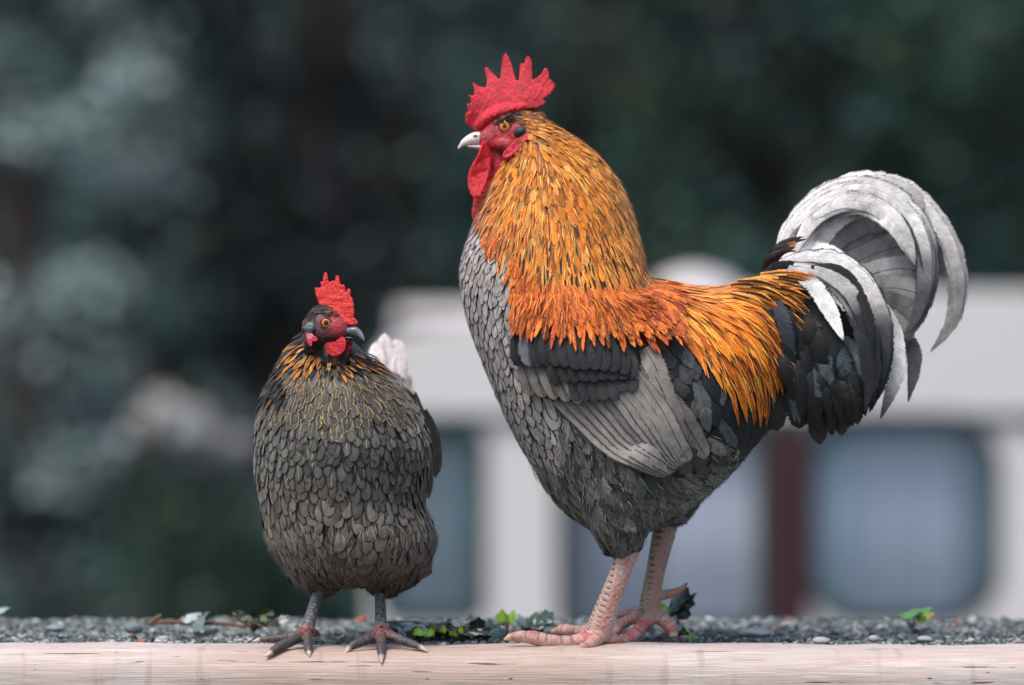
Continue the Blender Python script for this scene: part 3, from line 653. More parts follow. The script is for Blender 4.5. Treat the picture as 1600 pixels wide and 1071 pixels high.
    for k in range(26):                                        # dark bristles behind the comb and over the brow
        a0 = rng.uniform(0, 1); X = 775+a0*45; Y = 192-a0*18+rng.normal(0, 2); loc = hit(head_bvh, X, Y, 0, RY-.016)[0]
        grow(hb, head_bvh, loc, (.8, 0, .35), rng.uniform(9, 16)/PPM, 3/PPM, 'lance', jit(lin((56, 40, 32)), .3), lin((60, 44, 36)), lin((30, 26, 24)), (.1, 0, .8), 4, (.0008, .0035), .6, .3, .1, hug=.4)
    hb.build('crown_feathers', root)

    # ---- wing (both sides)
    C2 = lambda X, Y: (690+X/2.679, 380+Y/2.679)
    for sg in (-1, 1):
        wr = bpy.data.objects.new('wing', None); COL.objects.link(wr); wr.parent = root
        def W_(pts, offs):
            out = []
            for (a, b), o_ in zip(pts, offs):
                q = hit(body_bvh_, *C2(a, b), off=o_, dflt=RY-.03)[0]
                out.append(q if sg < 0 else Vector((q.x, 2*RY-q.y, q.z)))
            return out
        fbs = {}
        def wf(name, pts, offs, Wd, pk, cols, B, par, barb=.35, **kw):
            fb = FB(); P3 = W_(pts, offs); ribbon(fb, P3, Wd/2.679/PPM, pk, cols, B, lin((60, 58, 58)), par, (0, sg, .0), 16, barb, .05, .03, **kw)
            o = fb.build(name, None); o.parent = wr; o.matrix_parent_inverse = Matrix.Translation(-Vector(root.location)); return o
        # underlying tertial tips
        wf('tertial_feather', [(960, 640), (1030, 770), (1112, 905)], [.006, .007, .006], 100, 'round', [lin((96, 92, 90)), lin((156, 148, 142))], lin((90, 84, 80)), (.1, .04, .9))
        n_ = 11
        for k in range(n_):
            f = k/(n_-1)
            r0 = np.array((470, 660))*(1-f)+np.array((800, 520))*f
            mid = np.array((700, 850))*(1-f)+np.array((925, 705))*f
            e1 = np.array((965, 966))*(1-f)+np.array((1040, 925))*f
            c0 = np.array(lin((120, 114, 112)))*rng.uniform(.9, 1.1); c1_ = np.array(lin((178, 170, 164)))*rng.uniform(.9, 1.05)
            if k in (5,): c0 = np.array(lin((92, 94, 96))); c1_ = np.array(lin((128, 128, 128)))
            o_ = .008+.0011*k
            wf('flight_feather', [tuple(r0), tuple(mid), tuple((mid+e1)/2+np.array((0, 6))), tuple(e1)], [o_, o_+.002, o_+.001, o_-.001], 80, 'quill', [c0*.8, c1_*.85, c1_*.9], lin((74, 70, 68)), (.2, .04, 1.0), barb=.25)
        for (pts, wd, o_) in (([(880, 620), (950, 740), (1010, 900)], 120, .0185), ([(860, 560), (930, 660), (990, 790)], 120, .0195), ([(850, 500), (905, 580), (950, 680)], 110, .0205), ([(850, 440), (890, 510), (925, 590)], 96, .021)):
            wf('tertial_feather', pts, [o_-.004, o_, o_], wd, 'round', [lin((92, 88, 88)), lin((128, 122, 118)), lin((134, 127, 120))], lin((66, 62, 60)), (.07, .05, .95))
        # grey greater coverts, then the black band in two rows
        for k in range(5):
            x0 = 350+k*44; wf('covert_feather', [(x0-20, 470), (x0+8, 560), (x0+30+k*6, 640+k*9)], [.008, .0125+.0006*k, .012+.0006*k], 74, 'round', [lin((90, 86, 84)), lin((122, 116, 110)), lin((126, 120, 114)) if k < 4 else lin((190, 184, 180))], lin((72, 68, 66)), (.1, .05, 1))
        for row, (ya, yb, o0) in enumerate(((500, 664, .0190), (440, 590, .0208), (385, 522, .0226))):
            xs = [np.linspace(560, 800, 7), np.linspace(480, 795, 9), np.linspace(320, 760, 12)][row]
            for k, x0 in enumerate(xs):
                yb_ = yb-(max(0, (x0-690))*.55 if row < 2 else -max(0, x0-500)*.12)
                if row == 1: yb_ = yb-max(0, (x0-700))*.2
                a = jit(lin((30, 32, 35)), .2, .02)
                if row == 2 and k == 1: a = np.array(lin((92, 98, 104)))
                if row == 0: a = jit(lin((46, 46, 48)), .15)
                wf('covert_feather', [(x0-12, ya-10), (x0-4, (ya+yb_)/2), (x0+4+rng.normal(0, 4), yb_+rng.normal(0, 6))], [o0-.006, o0-.0025+.0001*k, o0+.0001*k], 70 if row else 62, 'round', a, a*.8, (.12, .0, 1), barb=.75)
    # ---- tail
    C4 = lambda X, Y: (1160+X/2.379, 250+Y/2.379)
    white = lin((240, 237, 236)); wg = lin((200, 196, 196)); gr = lin((134, 132, 133)); dg_ = lin((80, 80, 84)); bl_ = lin((30, 33, 36)); b2 = lin((50, 54, 58))
    fanb = FB()
    T = [([(200, 420), (330, 290), (460, 220), (545, 238)], 120, [wg, gr, gr], .02), ([(300, 440), (430, 330), (540, 270), (640, 262)], 110, [gr, gr, wg], .024),
         ([(300, 450), (430, 380), (560, 330), (668, 330)], 110, [gr, gr, gr], .02), ([(350, 470), (470, 430), (580, 405), (670, 420)], 105, [gr, wg, gr], .016),
         ([(400, 480), (500, 480), (580, 480), (665, 500)], 110, [gr, gr, wg], .012), ([(430, 520), (520, 530), (590, 550), (655, 580)], 100, [gr, dg_, gr], .008), ([(480, 560), (540, 590), (590, 630), (610, 680)], 84, [gr, gr, gr], .004)]
    for pts, wd, cols, dy in T:
        ribbon(fanb, [P(*C4(a, b), RY+dy) for a, b in pts], wd/2.379/PPM, 'quill', [np.array(c)*.82 for c in cols], np.array(gr)*.5, lin((96, 94, 94)), (.06, .04, 1), barb=.3, camber=.1, jag=.05)
    tail = fanb.build('tail_fan', root)
    S = [  # path, width, colours, edge, lacing, stripe, dy
        ([(150, 340), (195, 232), (290, 136), (420, 90), (530, 92), (632, 140), (715, 230), (772, 335), (800, 450), (790, 570), (750, 650), (695, 718)], 98, [white, white, white, white, wg, gr, gr, gr], gr, .0, 0, .016),
        ([(330, 150), (450, 95), (560, 100), (640, 140), (680, 190)], 78, [white, wg, gr], dg_, .1, .05, .008),
        ([(135, 345), (175, 250), (270, 160), (390, 110), (510, 118), (610, 185), (675, 300), (690, 420), (672, 530), (635, 620), (584, 692)], 104, [white, white, white, wg, white, gr, dg_, dg_, dg_], [gr, dg_, dg_, b2, b2, b2], .16, .03, 0),
        ([(190, 340), (270, 215), (370, 162), (470, 170), (560, 230), (615, 320), (640, 400)], 92, [white, white, wg, white, wg, gr], dg_, .14, 0.03, -.006),
        ([(200, 380), (270, 300), (350, 215), (450, 195)], 100, [white, wg, wg, gr], gr, .1, .05, .004),
        ([(150, 372), (220, 340), (300, 340), (410, 372)], 74, [white, white, wg], wg, 0, 0, -.008),
        ([(140, 300), (170, 330), (230, 350), (300, 330)], 92, [white, white, wg], wg, 0, 0, -.004),
        ([(560, 560), (598, 640), (640, 740), (616, 905)], 66, [gr, dg_, dg_, lin((86, 84, 86))], lin((70, 70, 72)), .08, .04, .006),
        ([(500, 500), (555, 600), (578, 700), (572, 800), (545, 880), (510, 970)], 62, [white, wg, white, wg, gr, b2], gr, .1, 0, -.012),
        ([(370, 430), (450, 540), (510, 660), (515, 800), (470, 945)], 84, [b2, bl_, b2, b2, bl_], dg_, .1, .05, -.022),
        ([(140, 385), (240, 362), (345, 375), (430, 430), (490, 520), (525, 620), (535, 740), (500, 900)], 86, [white, white, white, white, wg, dg_, b2, b2], [dg_, bl_, bl_, bl_], .22, 0, -.026),
        ([(190, 395), (290, 420), (380, 480), (440, 580), (470, 700), (478, 830), (455, 945)], 100, [white, wg, wg, b2, bl_, bl_, bl_], [b2, bl_], .25, .05, -.044),
        ([(170, 400), (250, 450), (320, 550), (380, 680)], 74, [wg, white, white, white], [bl_, bl_], .16, 0, -.050),
        ([(255, 398), (330, 400), (400, 440), (450, 530), (478, 640), (486, 740)], 40, [b2, bl_, bl_, bl_], bl_, 0, 0, -.048),
        ([(290, 168), (390, 138), (490, 150), (590, 215), (645, 310), (672, 420)], 22, [gr, dg_, dg_, b2], dg_, 0, 0, -.003),  # dark streak standing in for the shadow line between plumes
        ([(600, 130), (672, 190), (716, 280), (735, 370), (742, 450)], 34, [wg, dg_, b2, dg_], dg_, 0, 0, .012),
        ([(240, 320), (300, 240), (370, 205), (440, 200)], 16, [gr, dg_, gr], gr, 0, 0, -.008),
        ([(110, 395), (190, 415), (260, 480), (310, 590), (330, 700), (330, 800)], 100, [bl_, bl_, bl_, bl_], b2, .08, .04, -.038),
    ]
    for pts, wd, cols, edge, lw, sw, dy in S:
        fb = FB(); ribbon(fb, [P(*C4(a, b), RY+dy+.004*math.sin(i_*1.1)) for i_, (a, b) in enumerate(pts)], wd/2.379/PPM, 'sickle', cols, edge, np.array(cols[len(cols)//2])*.7, (lw, sw, 1), nseg=52, barb=.35, camber=.07, jag=.067, twist=rng.normal(0, .12), us=(-1, -.75, -.4, -.12, 0, .12, .4, .75, 1))
        if wd > 80 and len(pts) > 6:                             # thinner plumes lying along the large one
            cc_ = np.mean([(560, 420)], 0)
            for q_ in range(3):
                sh_ = rng.uniform(-12, 12); cut = rng.integers(0, 2); p2_ = []
                for (a, b) in pts[cut:len(pts)-rng.integers(0, 3)]:
                    v_ = np.array([a, b], float)-cc_; v_ /= np.linalg.norm(v_); p2_.append((a+v_[0]*sh_, b+v_[1]*sh_))
                ribbon(fb, [P(*C4(a, b), RY+dy-.0012-.001*q_) for a, b in p2_], wd*rng.uniform(.45, .75)/2.379/PPM, 'sickle', [np.array(c)*rng.uniform(.9, 1.03) for c in cols], edge, np.array(cols[len(cols)//2])*.7, (.12, 0, 1), nseg=48, barb=.45, camber=.1, jag=.06, us=(-1, -.6, 0, .6, 1))
        fb.build('sickle_feather', tail)
    # dark covert mass below the sickles
    cb = FB()
    for k in range(74):
        f = rng.random(); x0 = 60+f*330; y0 = 410+f*250+rng.uniform(-10, 260)*(1-f*.3)
        ln = rng.uniform(240, 400); a_ = .33-.28*rng.random(); x1 = x0+ln*a_+30; y1 = min(y0+ln, 1040-rng.uniform(0, 80)-max(0, (x1-340))*.55)
        if y1-y0 < 90: continue
        dy = -.036-.010*(1-f)+rng.uniform(-.004, .004)
        a = jit(lin((18, 20, 22)), .3, .03)
        if rng.random() < .25: a = jit(lin((60, 68, 76)), .15)
        ribbon(cb, [P(*C4(x0, y0), RY+dy+.02), P(*C4((x0+x1)/2+22, (y0+y1)/2-10), RY+dy), P(*C4(x1, y1), RY+dy+.006)], rng.uniform(44, 74)/2.379/PPM, 'fluff' if rng.random() < .3 else 'sickle', a, a*1.15, a*.6, (.07, .03, 1), nseg=12, barb=1.0, camber=.15, jag=.12, twist=rng.normal(0, .15))
    for x0, y0, x1, y1, wd, c in ((230, 760, 290, 1062, 88, (42, 43, 45)), (300, 720, 372, 1030, 84, (50, 50, 50)), (60, 780, 130, 1010, 110, (42, 42, 43)), (160, 800, 215, 1000, 100, (30, 32, 34)), (380, 700, 430, 985, 70, (40, 42, 44)), (0, 760, 60, 980, 110, (40, 40, 42)), (-60, 740, -20, 940, 110, (38, 38, 40))):
        ribbon(cb, [P(*C4(x0, y0), RY-.02), P(*C4((x0+x1)/2+14, (y0+y1)/2), RY-.03), P(*C4(x1, y1), RY-.022)], wd/2.379/PPM, 'round', lin(c), np.array(lin(c))*1.5, lin((30, 30, 30)), (.08, .04, 1), nseg=12, barb=.6, camber=.3, jag=.12)
    # dark tuft in front of the tail root, with a rust streak
    for k in range(24):
        f = rng.random(); x0 = 70+f*60; y0 = 400-f*40+rng.normal(0, 8); le = rng.uniform(.6, 1)
        c = lin((40, 38, 36)) if rng.random() < .72 else lin((190, 110, 60))
        ribbon(cb, [P(*C4(x0, y0), RY-.012), P(*C4(x0+45*le, y0-60*le), RY-.022), P(*C4(x0+125*le, y0-105*le+30*f), RY-.024)], rng.uniform(14, 30)/2.379/PPM, 'lance', jit(c, .2), c, c, (0, 0, 1), nseg=8, barb=.6, camber=.3, jag=.15)
    for sg in (1,):
        for k in range(26):
            f = rng.random(); x0 = 80+f*300; y0 = 420+f*150; x1 = x0+70; y1 = y0+rng.uniform(200, 380)
            ribbon(cb, [P(*C4(x0, y0), RY+.01), P(*C4((x0+x1)/2+15, (y0+y1)/2), RY+.034), P(*C4(x1, y1), RY+.03)], 88/2.379/PPM, 'round', jit(lin((40, 44, 47)), .2), lin((60, 64, 68)), lin((30, 30, 30)), (.07, .03, 1), (0, 1, 0), nseg=8, camber=.3)
    # last saddle feathers fanning over the black tail root, black centres with orange edges
    for k in range(95):
        f = rng.random(); x0 = 1150+rng.uniform(-10, 58); y0 = 438+f*75; an = R(4+f*60+rng.normal(0, 5)); y0 -= max(0, (x0-1150))*.25*(1-f); ln = rng.uniform(52, 88)
        if k > 84: x0, y0, an, ln = 1195+rng.uniform(-10, 10), 545+rng.uniform(-10, 10), R(42), rng.uniform(60, 78)
        dx, dz = math.cos(an)*ln, math.sin(an)*ln; a = jit(lin((206, 108, 24)) if rng.random() < .7 else lin((226, 150, 60)), .18, .04); w_ = RY-.044+.010*f-.003*rng.random()
        ribbon(cb, [P(x0, y0, w_+.004), P(x0+dx*.5+2, y0+dz*.5-3, w_-.003), P(x0+dx, y0+dz+2, w_-.001)], rng.uniform(9, 13)/PPM, 'lance', a, lin((240, 176, 90)), lin((30, 24, 20)), (.2, .5 if rng.random() < .8 else .2, .86), nseg=8, barb=.6, camber=.3, jag=.12, twist=rng.normal(0, .15))
    cb.build('tail_coverts', root)
    return root
def eye_ball(root, ce, r, look, pup, iris=(214, 122, 24)):
    look = look.normalized(); m, k = 28, 18; V = []; C = []
    q = Vector((0, 0, 1)).rotation_difference(look)
    for i in range(k+1):
        th = math.pi*i/k*.62; 
        for j in range(m):
            ph = 2*math.pi*j/m; v = Vector((math.sin(th)*math.cos(ph), math.sin(th)*math.sin(ph), math.cos(th)*.55-.2))*r
            V.append(ce+q@v); s = th
            c = lin((8, 7, 7)) if s < pup else (np.array(lin(iris))*(1.15 if s < 1.0 else .8) if s < 1.15 else lin((40, 20, 18)))
            C.append(list(c)+[1])
    F = [(i*m+j, i*m+(j+1) % m, (i+1)*m+(j+1) % m, (i+1)*m+j) for i in range(k) for j in range(m)]
    e = mesh_obj('eye', V, F, M_EYEW, root, attrs={'cA': ('FLOAT_COLOR', np.array(C))})
    # lids
    s_ = look.cross(Vector((0, 0, 1))).normalized(); u_ = s_.cross(look)
    ring = [ce+(s_*math.cos(a)*1.02+u_*math.sin(a)*.92)*r*1.0+look*r*.06 for a in np.linspace(0, 2*math.pi, 25)]
    vv, ff = tube(ring, [r*.17]*25, m=8, sub=1)
    mesh_obj('eyelid', vv, ff, M_SKIN, e, attrs=colA(len(vv), lin((96, 40, 46))))
rooster()
# ================================================================== HEN
HY = -.03
def hen():
    root = thing('hen', 'small dark hen with scalloped grey-brown plumage and a short red comb, facing the camera', 'hen', (-.17, HY, 0))
    HR = [(508, 480, 530, .012, .018), (528, 462, 552, .008, .024), (552, 443, 578, .002, .036), (580, 428, 606, .006, .052), (612, 411, 640, .014, .072), (650, 398, 664, .024, .088), (700, 394, 678, .030, .100), (750, 396, 670, .034, .104),
          (790, 404, 668, .034, .102), (820, 410, 680, .034, .100), (848, 417, 684, .032, .094), (872, 431, 676, .030, .082), (895, 453, 650, .028, .064), (910, 486, 616, .026, .040)]
    t = catmull(HR, 61); rg = []
    for py, xl, xr, yc, hd in t:
        a = P(xl, py, yc); b = P(xr, py, yc); c = (a+b)/2; hw = (b.x-a.x)/2-.004
        rg.append(np.array([[c.x+hw*math.cos(q), yc-hd*math.sin(q), c.z] for q in np.linspace(0, 2*math.pi, 40, endpoint=False)]))
    parts = [loft(rg), tube([P(580, 710, .06), P(592, 670, .12), P(602, 630, .165), P(606, 600, .185)], [.06, .05, .034, .02]),
             tube([P(500, 862, .02), P(502, 895, .012), P(508, 922, .006)], [.045, .032, .014]), tube([P(610, 862, .03), P(600, 895, .022), P(593, 924, .02)], [.045, .032, .013])]
    co1, no1, f1 = skin(parts, .0028, 9); bvh = BVHTree.FromPolygons([tuple(a) for a in co1], f1)
    # head looks to the right and a little towards the camera
    sh = lambda a, b=0: -(a-500)*.00028
    hy = HY-.002
    def hp(X, Y, dy=0): a, b = 450+X/5.637, 410+Y/5.637; return P(a, b, hy+sh(a)+dy)
    head = rings([(476, 505, 478, 552, .016), (490, 484, 488, 552, .0205), (507, 479, 506, 545, .0205), (522, 484, 521, 540, .017), (534, 495, 534, 532, .0115), (543, 504, 543, 527, .006)], hy, sub=6, shear=lambda a, b: sh(a))
    brow = tube([hp(290, 480, -.012), hp(350, 462, -.014), hp(420, 490, -.010)], [.002, .0035, .002])
    chk = tube([hp(320, 620, -.009), hp(400, 610, -.009), hp(480, 600, -.006)], [.008, .008, .005])
    chk2 = tube([hp(320, 620, .009), hp(400, 610, .009), hp(480, 600, .006)], [.008, .008, .005])
    thr = tube([hp(380, 650, 0), hp(400, 740, .004), hp(400, 820, .01)], [.013, .015, .02])
    co2, fa2 = finish([head, brow, chk, chk2, thr], .001, 5, .0003, 520, 3)
    hb = BVHTree.FromPolygons([tuple(a) for a in co2], fa2)
    # legs
    LL = [([(506, 900, .01), (493, 940, -.005), (484, 970, -.02), (479, 988, -.03)], [10, 8.5, 9.5, 12]),
          ([(478, 990, -.032), (458, 1001, -.052), (436, 1012, -.068), (424, 1020, -.077), (415, 1027, -.083)], [9, 8, 7.5, 5.5, 1]),
          ([(477, 988, -.03), (455, 995, -.03), (430, 998, -.03), (408, 1000, -.03), (394, 1003, -.03)], [8, 6.5, 6, 4.5, 1]),
          ([(480, 992, -.034), (481, 1006, -.055), (482, 1017, -.07), (484, 1026, -.079)], [8, 7, 5.5, 1]),
          ([(482, 986, -.026), (492, 990, -.01), (498, 992, 0)], [8, 6, 2])]
    RL = [([(592, 903, .02), (594, 940, .005), (595, 970, -.015), (596, 986, -.03)], [8.5, 8, 9, 11]),
          ([(594, 989, -.032), (574, 1000, -.048), (556, 1007, -.06), (546, 1013, -.066), (538, 1023, -.072)], [9, 7.5, 7, 5, 1]),
          ([(596, 992, -.036), (596, 1008, -.058), (596, 1021, -.076), (596, 1037, -.087)], [9, 7.5, 6, 1]),
          ([(598, 989, -.032), (620, 998, -.044), (642, 1006, -.056), (656, 1011, -.064), (668, 1019, -.07)], [9, 7.5, 6.5, 4.5, 1]),
          ([(597, 984, -.026), (604, 986, -.006), (610, 987, .01)], [8, 5, 2])]
    allc = [co1, co2]; allf = [f1, fa2]; cols = [np.tile(lin((50, 48, 46)), (len(co1), 1))]
    p2 = proj(co2); X = (p2[:, 0]-450)*5.637; Y = (p2[:, 1]-410)*5.637
    nz = vnoise(co2, 300, 9)[:, None]
    c2 = np.tile(lin((92, 56, 60)), (len(co2), 1))*(1+.4*nz)
    d1 = np.exp(-(((X-430)/85)**2+((Y-570)/70)**2))[:, None]; c2 = c2*(1-d1)+lin((186, 58, 70))*d1
    d1 = np.exp(-(((X-410)/60)**2+((Y-500)/28)**2))[:, None]; c2 = c2*(1-d1)+lin((186, 70, 84))*d1
    d1 = np.exp(-(((X-333)/52)**2+((Y-533)/52)**2))[:, None]*.75; c2 = c2*(1-d1)+lin((84, 58, 62))*d1
    c2[(X < 250) | (Y < 455)] = lin((34, 34, 36)); c2[Y > 660] = lin((58, 30, 34))
    cols.append(c2)
    for bones in (LL, RL):
        parts = [tube([P(*q) for q in pts], [r/PPM for r in rr], sub=5) for pts, rr in bones]
        co, no, fa = skin(parts, .0009, 2); p = proj(co)
        ax = catmull([P(*q) for q in bones[0][0]], 60); dd = ((co[:, None]-ax[None])**2).sum(-1); j = dd.argmin(1); tt = j/59.; on = (np.sqrt(dd.min(1)) < .0095) & (tt < .97)
        rel = (co-ax[j])/.006
        sc1 = (tt*20+.4*np.abs(rel[:, 0])) % 1.0
        disp = on*.0006*(1-sc1)
        mott = vnoise(co, 420, 5); col = lin((86, 88, 90))*(1+.65*mott)[:, None]; col = col*(1-.4*(on & (sc1 > .78)))[:, None]
        lt = np.clip(mott*1.4-.1, 0, 1)[:, None]*.5; col = col*(1-lt)+lin((152, 152, 150))*lt
        ank = np.exp(-((tt-1.0)/.1)**2)[:, None]*np.clip(np.abs(rel[:, 0:1])*.9, 0, 1)*(p[:, 1:2] < 1003); col = col*(1-.8*ank)+lin((176, 96, 90))*ank*.8
        toe = ~on
        for pts, rr in bones[1:]:
            tx = catmull([P(*q) for q in pts], 40); d2 = ((co[:, None]-tx[None])**2).sum(-1); jj = d2.argmin(1); near = toe & (np.sqrt(d2.min(1)) < .008); s_ = jj/39.
            ln = np.linalg.norm(np.diff(tx, axis=0), axis=1).sum(); sw_ = (s_*ln/.0035) % 1.
            disp = np.where(near, .0005*(1-sw_)*(no[:, 2] > -.3), disp)
            base = lin((78, 72, 72))*(1+.6*mott)[:, None]*(1-.35*(sw_ > .75))[:, None]
            rd = np.exp(-(s_/.16)**2)[:, None]*.5*np.clip(mott+.6, 0, 1)[:, None]; base = base*(1-rd)+lin((186, 84, 82))*rd
            cl = np.clip((s_-.74)/.08, 0, 1)[:, None]; base = base*(1-cl)+lin((188, 176, 166) if len(pts) > 3 else (100, 96, 94))*cl
            col = np.where(near[:, None], base, col)
        allc.append(co+no*disp[:, None]); allf.append(fa); cols.append(col)
    V = np.vstack(allc); F = []; o = 0
    for c, f in zip(allc, allf): F += [tuple(i+o for i in q) for q in f]; o += len(c)
    mesh_obj('body', V, F, M_SKIN, root, attrs={'cA': ('FLOAT_COLOR', np.hstack([np.clip(np.vstack(cols), .003, .95), np.ones((len(V), 1))]))})
    # comb
    K = lambda pts: [(450+a/5.637, 410+b/5.637) for a, b in pts]
    comb = K([(290, 385), (265, 350), (252, 300), (236, 235), (240, 222), (290, 226), (296, 205), (283, 178), (290, 168), (306, 182), (314, 120), (322, 95), (332, 88), (344, 102), (352, 158), (374, 198), (378, 172), (392, 162), (408, 170), (412, 196), (418, 140), (426, 118), (438, 114), (450, 130), (462, 222), (474, 226), (472, 205), (488, 196), (502, 212), (504, 262), (518, 268), (522, 240), (536, 230), (550, 244), (552, 305), (568, 316), (582, 400), (583, 490), (600, 508), (616, 532), (606, 553), (560, 558), (505, 552), (484, 500), (465, 440), (420, 395), (350, 380)])
    bl = blade(comb, .0062, 0, hy, lambda a, b: sh(a))
    co, fa = finish([bl, tube([hp(300, 395), hp(420, 420), hp(500, 510), hp(590, 545)], [.003, .0045, .0045, .003])], .0008, 4, .00045, 520, 5, lambda a, b: .5+.6*np.clip((b-440)/40, 0, 1), lambda a, b: hy+sh(a))
    wn = np.clip(vnoise(co, 600, 31)-.45, 0, 1)[:, None]*1.2
    mesh_obj('comb', co, fa, M_COMB, root, attrs={'cA': ('FLOAT_COLOR', np.hstack([lin((222, 44, 44))*(1-wn)+lin((240, 150, 140))*wn, np.ones((len(co), 1))]))})
    w1 = K([(318, 715), (322, 760), (345, 800), (385, 828), (430, 830), (475, 808), (505, 770), (512, 720), (508, 680), (480, 650), (455, 670), (420, 700), (360, 705)])
    w2 = K([(500, 740), (540, 690), (572, 668), (574, 700), (548, 760), (535, 815), (520, 832), (504, 800)])
    for i, (ol, dy, c) in enumerate(((w1, -.012, (206, 34, 48)), (w2, .004, (172, 24, 40)))):
        bl = blade(ol, .005, 0, hy+dy, lambda a, b: sh(a)); co, fa = finish([bl], .0007, 4, .0004, 420, 8)
        mesh_obj('wattle', co, fa, M_COMB, root, attrs=colA(len(co), lin(c)))
    lobe = K([(150, 635), (165, 618), (205, 625), (262, 675), (255, 695), (215, 702), (212, 740), (185, 732), (160, 690)])
    bl = blade(lobe, .005, 0, hy-.0225, lambda a, b: sh(a)); co, fa = finish([bl], .0007, 4, .0004, 420, 8)
    pc = proj(co); gl = np.exp(-(((pc[:, 0]-(450+195/5.637))/4)**2+((pc[:, 1]-(410+650/5.637))/4)**2))[:, None]
    mesh_obj('ear_lobe', co, fa, M_COMB, root, attrs={'cA': ('FLOAT_COLOR', np.hstack([lin((206, 48, 78))*(1-gl)+lin((232, 170, 190))*gl, np.ones((len(co), 1))]))})
    e = tube([hp(170, 592, -.018), hp(205, 580, -.020), hp(235, 594, -.018)], [.0045, .0066, .0045], m=12, sub=6); co, fa = finish([e], .0007, 3, .0005, 700, 2)
    mesh_obj('ear_tuft', co, fa, M_SKIN, root, attrs=colA(len(co), lin((92, 104, 108))))
    ce, nr = hit(hb, 450+333/5.637, 410+533/5.637, 0, hy-.015); eye_ball(root, ce+Vector((0, .0001, 0)), .0053, Vector((.22, -1, .03)), .5, (206, 112, 30))
    nr2 = Vector((ce.x, 2*(hy+sh(509))-ce.y, ce.z)); eye_ball(root, nr2, .0053, Vector((.3, 1, .03)), .5, (206, 112, 30))
    # beak
    def BR(tab):
        return rings([(450+a/5.637, 410+b/5.637, 450+c/5.637, 410+d/5.637, hw) for a, b, c, d, hw in tab], hy, sub=6, shear=lambda a, b: sh(a))
    co, fa = finish([BR([(470, 590, 455, 628, .0065), (510, 572, 500, 640, .0068), (560, 560, 550, 652, .0058), (605, 568, 590, 656, .0045), (640, 600, 620, 662, .0034), (664, 640, 650, 680, .0022), (676, 690, 670, 700, .0007)])], .0005, 2, .0001, 300, 2)
    pc = proj(co); s_ = np.clip((pc[:, 0]-(450+600/5.637))/12, 0, 1)[:, None]; cb = lin((82, 92, 99))*(1-s_)+lin((150, 156, 160))*s_
    cb[np.hypot(pc[:, 0]-(450+553/5.637), (pc[:, 1]-(410+572/5.637))*1.4) < 3.2] = lin((40, 50, 58))
    bk = mesh_obj('beak', co, fa, M_BEAK, root, attrs={'cA': ('FLOAT_COLOR', np.hstack([cb, np.ones((len(co), 1))]))})
    co, fa = finish([BR([(470, 630, 470, 680, .0055), (520, 645, 520, 690, .005), (565, 655, 562, 680, .0035), (600, 662, 598, 670, .001)])], .0005, 2, .0001, 300, 2)
    mesh_obj('lower_beak', co, fa, M_BEAK, bk, attrs=colA(len(co), lin((46, 54, 58))))
    # plumage
    p = proj(co1); Xp, Yp = p[:, 0], p[:, 1]; back = co1[:, 1] > .06
    rad = np.interp(Yp, [500, 560, 600, 700, 800, 900], [6.5, 7.5, 9.5, 11.5, 13, 13]); rad = np.where(back, rad*1.5, rad)
    rad = np.where((Xp > 640) & (Yp > 720), rad*1.15, rad)
    idx = poisson(co1, rad/PPM)
    fl = field([(510, 530, 0, 1), (460, 530, -.5, 1), (440, 580, -.45, 1), (415, 640, -.25, 1), (560, 545, .6, .8), (600, 580, .8, .6), (640, 620, .6, .8), (520, 600, 0, 1), (520, 700, 0, 1), (440, 700, -.05, 1), (600, 700, .1, 1), (660, 700, .15, 1),
                (420, 800, .2, 1), (470, 860, .35, 1), (520, 800, .0, 1), (600, 800, -.1, 1), (660, 800, 0, 1), (670, 860, -.2, 1), (540, 880, 0, 1), (600, 890, 0, 1)])
    D = {k: FB() for k in ('neck_feathers', 'breast_feathers', 'belly_feathers')}
    for i in idx:
        X, Y = p[i]; q = fl(p[i]); d = (q[0], 0, -q[1])
        if Y < 552 and 478 < X and not back[i] and co1[i, 1] < .02: continue
        if back[i] and Y < 720: d = (.2, .6, .5) if X > 560 and Y < 640 else (.3, .8, -.4)
        neckline = 600-((X-530)/95)**2*18 if X > 430 else 600
        side = X < 455 and Y < 625
        if (Y < neckline-14 or side) and not (back[i] and Y > 560):
            L = rng.uniform(24, 38); gold = (rng.random() < (.6 if (440 < X < 600 and Y > 535 and not side) else .1))
            a = jit(lin((168, 110, 44)) if gold else lin((38, 38, 39)), .3, .06); ed = lin((176, 150, 100)) if gold else (lin((128, 118, 100)) if rng.random() < .45 else lin((74, 72, 68)))
            grow(D['neck_feathers'], bvh, co1[i], (d[0]+rng.normal(0, .1), 0, d[2]), L/PPM*.72, rng.uniform(6, 9)/PPM, 'lance', a, ed if not gold else a*.25, lin((24, 24, 24)), (.16, .3 if rng.random() < .5 else 0, .9), 5, (.001, .006), .6, .3, .12, twist=rng.normal(0, .2))
        elif Y < 820 and not (Y > 770 and 480 < X < 620 and rng.random() < .4):
            g = np.clip((Y-585)/70, 0, 1); g2 = np.clip((Y-700)/120, 0, 1)
            a = lin((84, 78, 78))*(1-g)+lin((74, 73, 70))*g; a = a*(1-g2)+lin((92, 86, 78))*g2
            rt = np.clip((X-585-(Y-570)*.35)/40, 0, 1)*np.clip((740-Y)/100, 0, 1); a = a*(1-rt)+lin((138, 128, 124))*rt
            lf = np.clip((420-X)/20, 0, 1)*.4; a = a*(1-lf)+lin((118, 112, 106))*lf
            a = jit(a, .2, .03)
            ce_ = math.exp(-((X-535)/85)**2-((Y-715)/85)**2); sd2 = np.clip((abs(X-532)-85)/50, 0, 1); a = a*(1-.5*ce_)*(1.65+.6*sd2)  # breast shading put into the colour: darker centre, lighter sides
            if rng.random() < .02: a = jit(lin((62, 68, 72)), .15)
            if Y < 650: a = a*.62
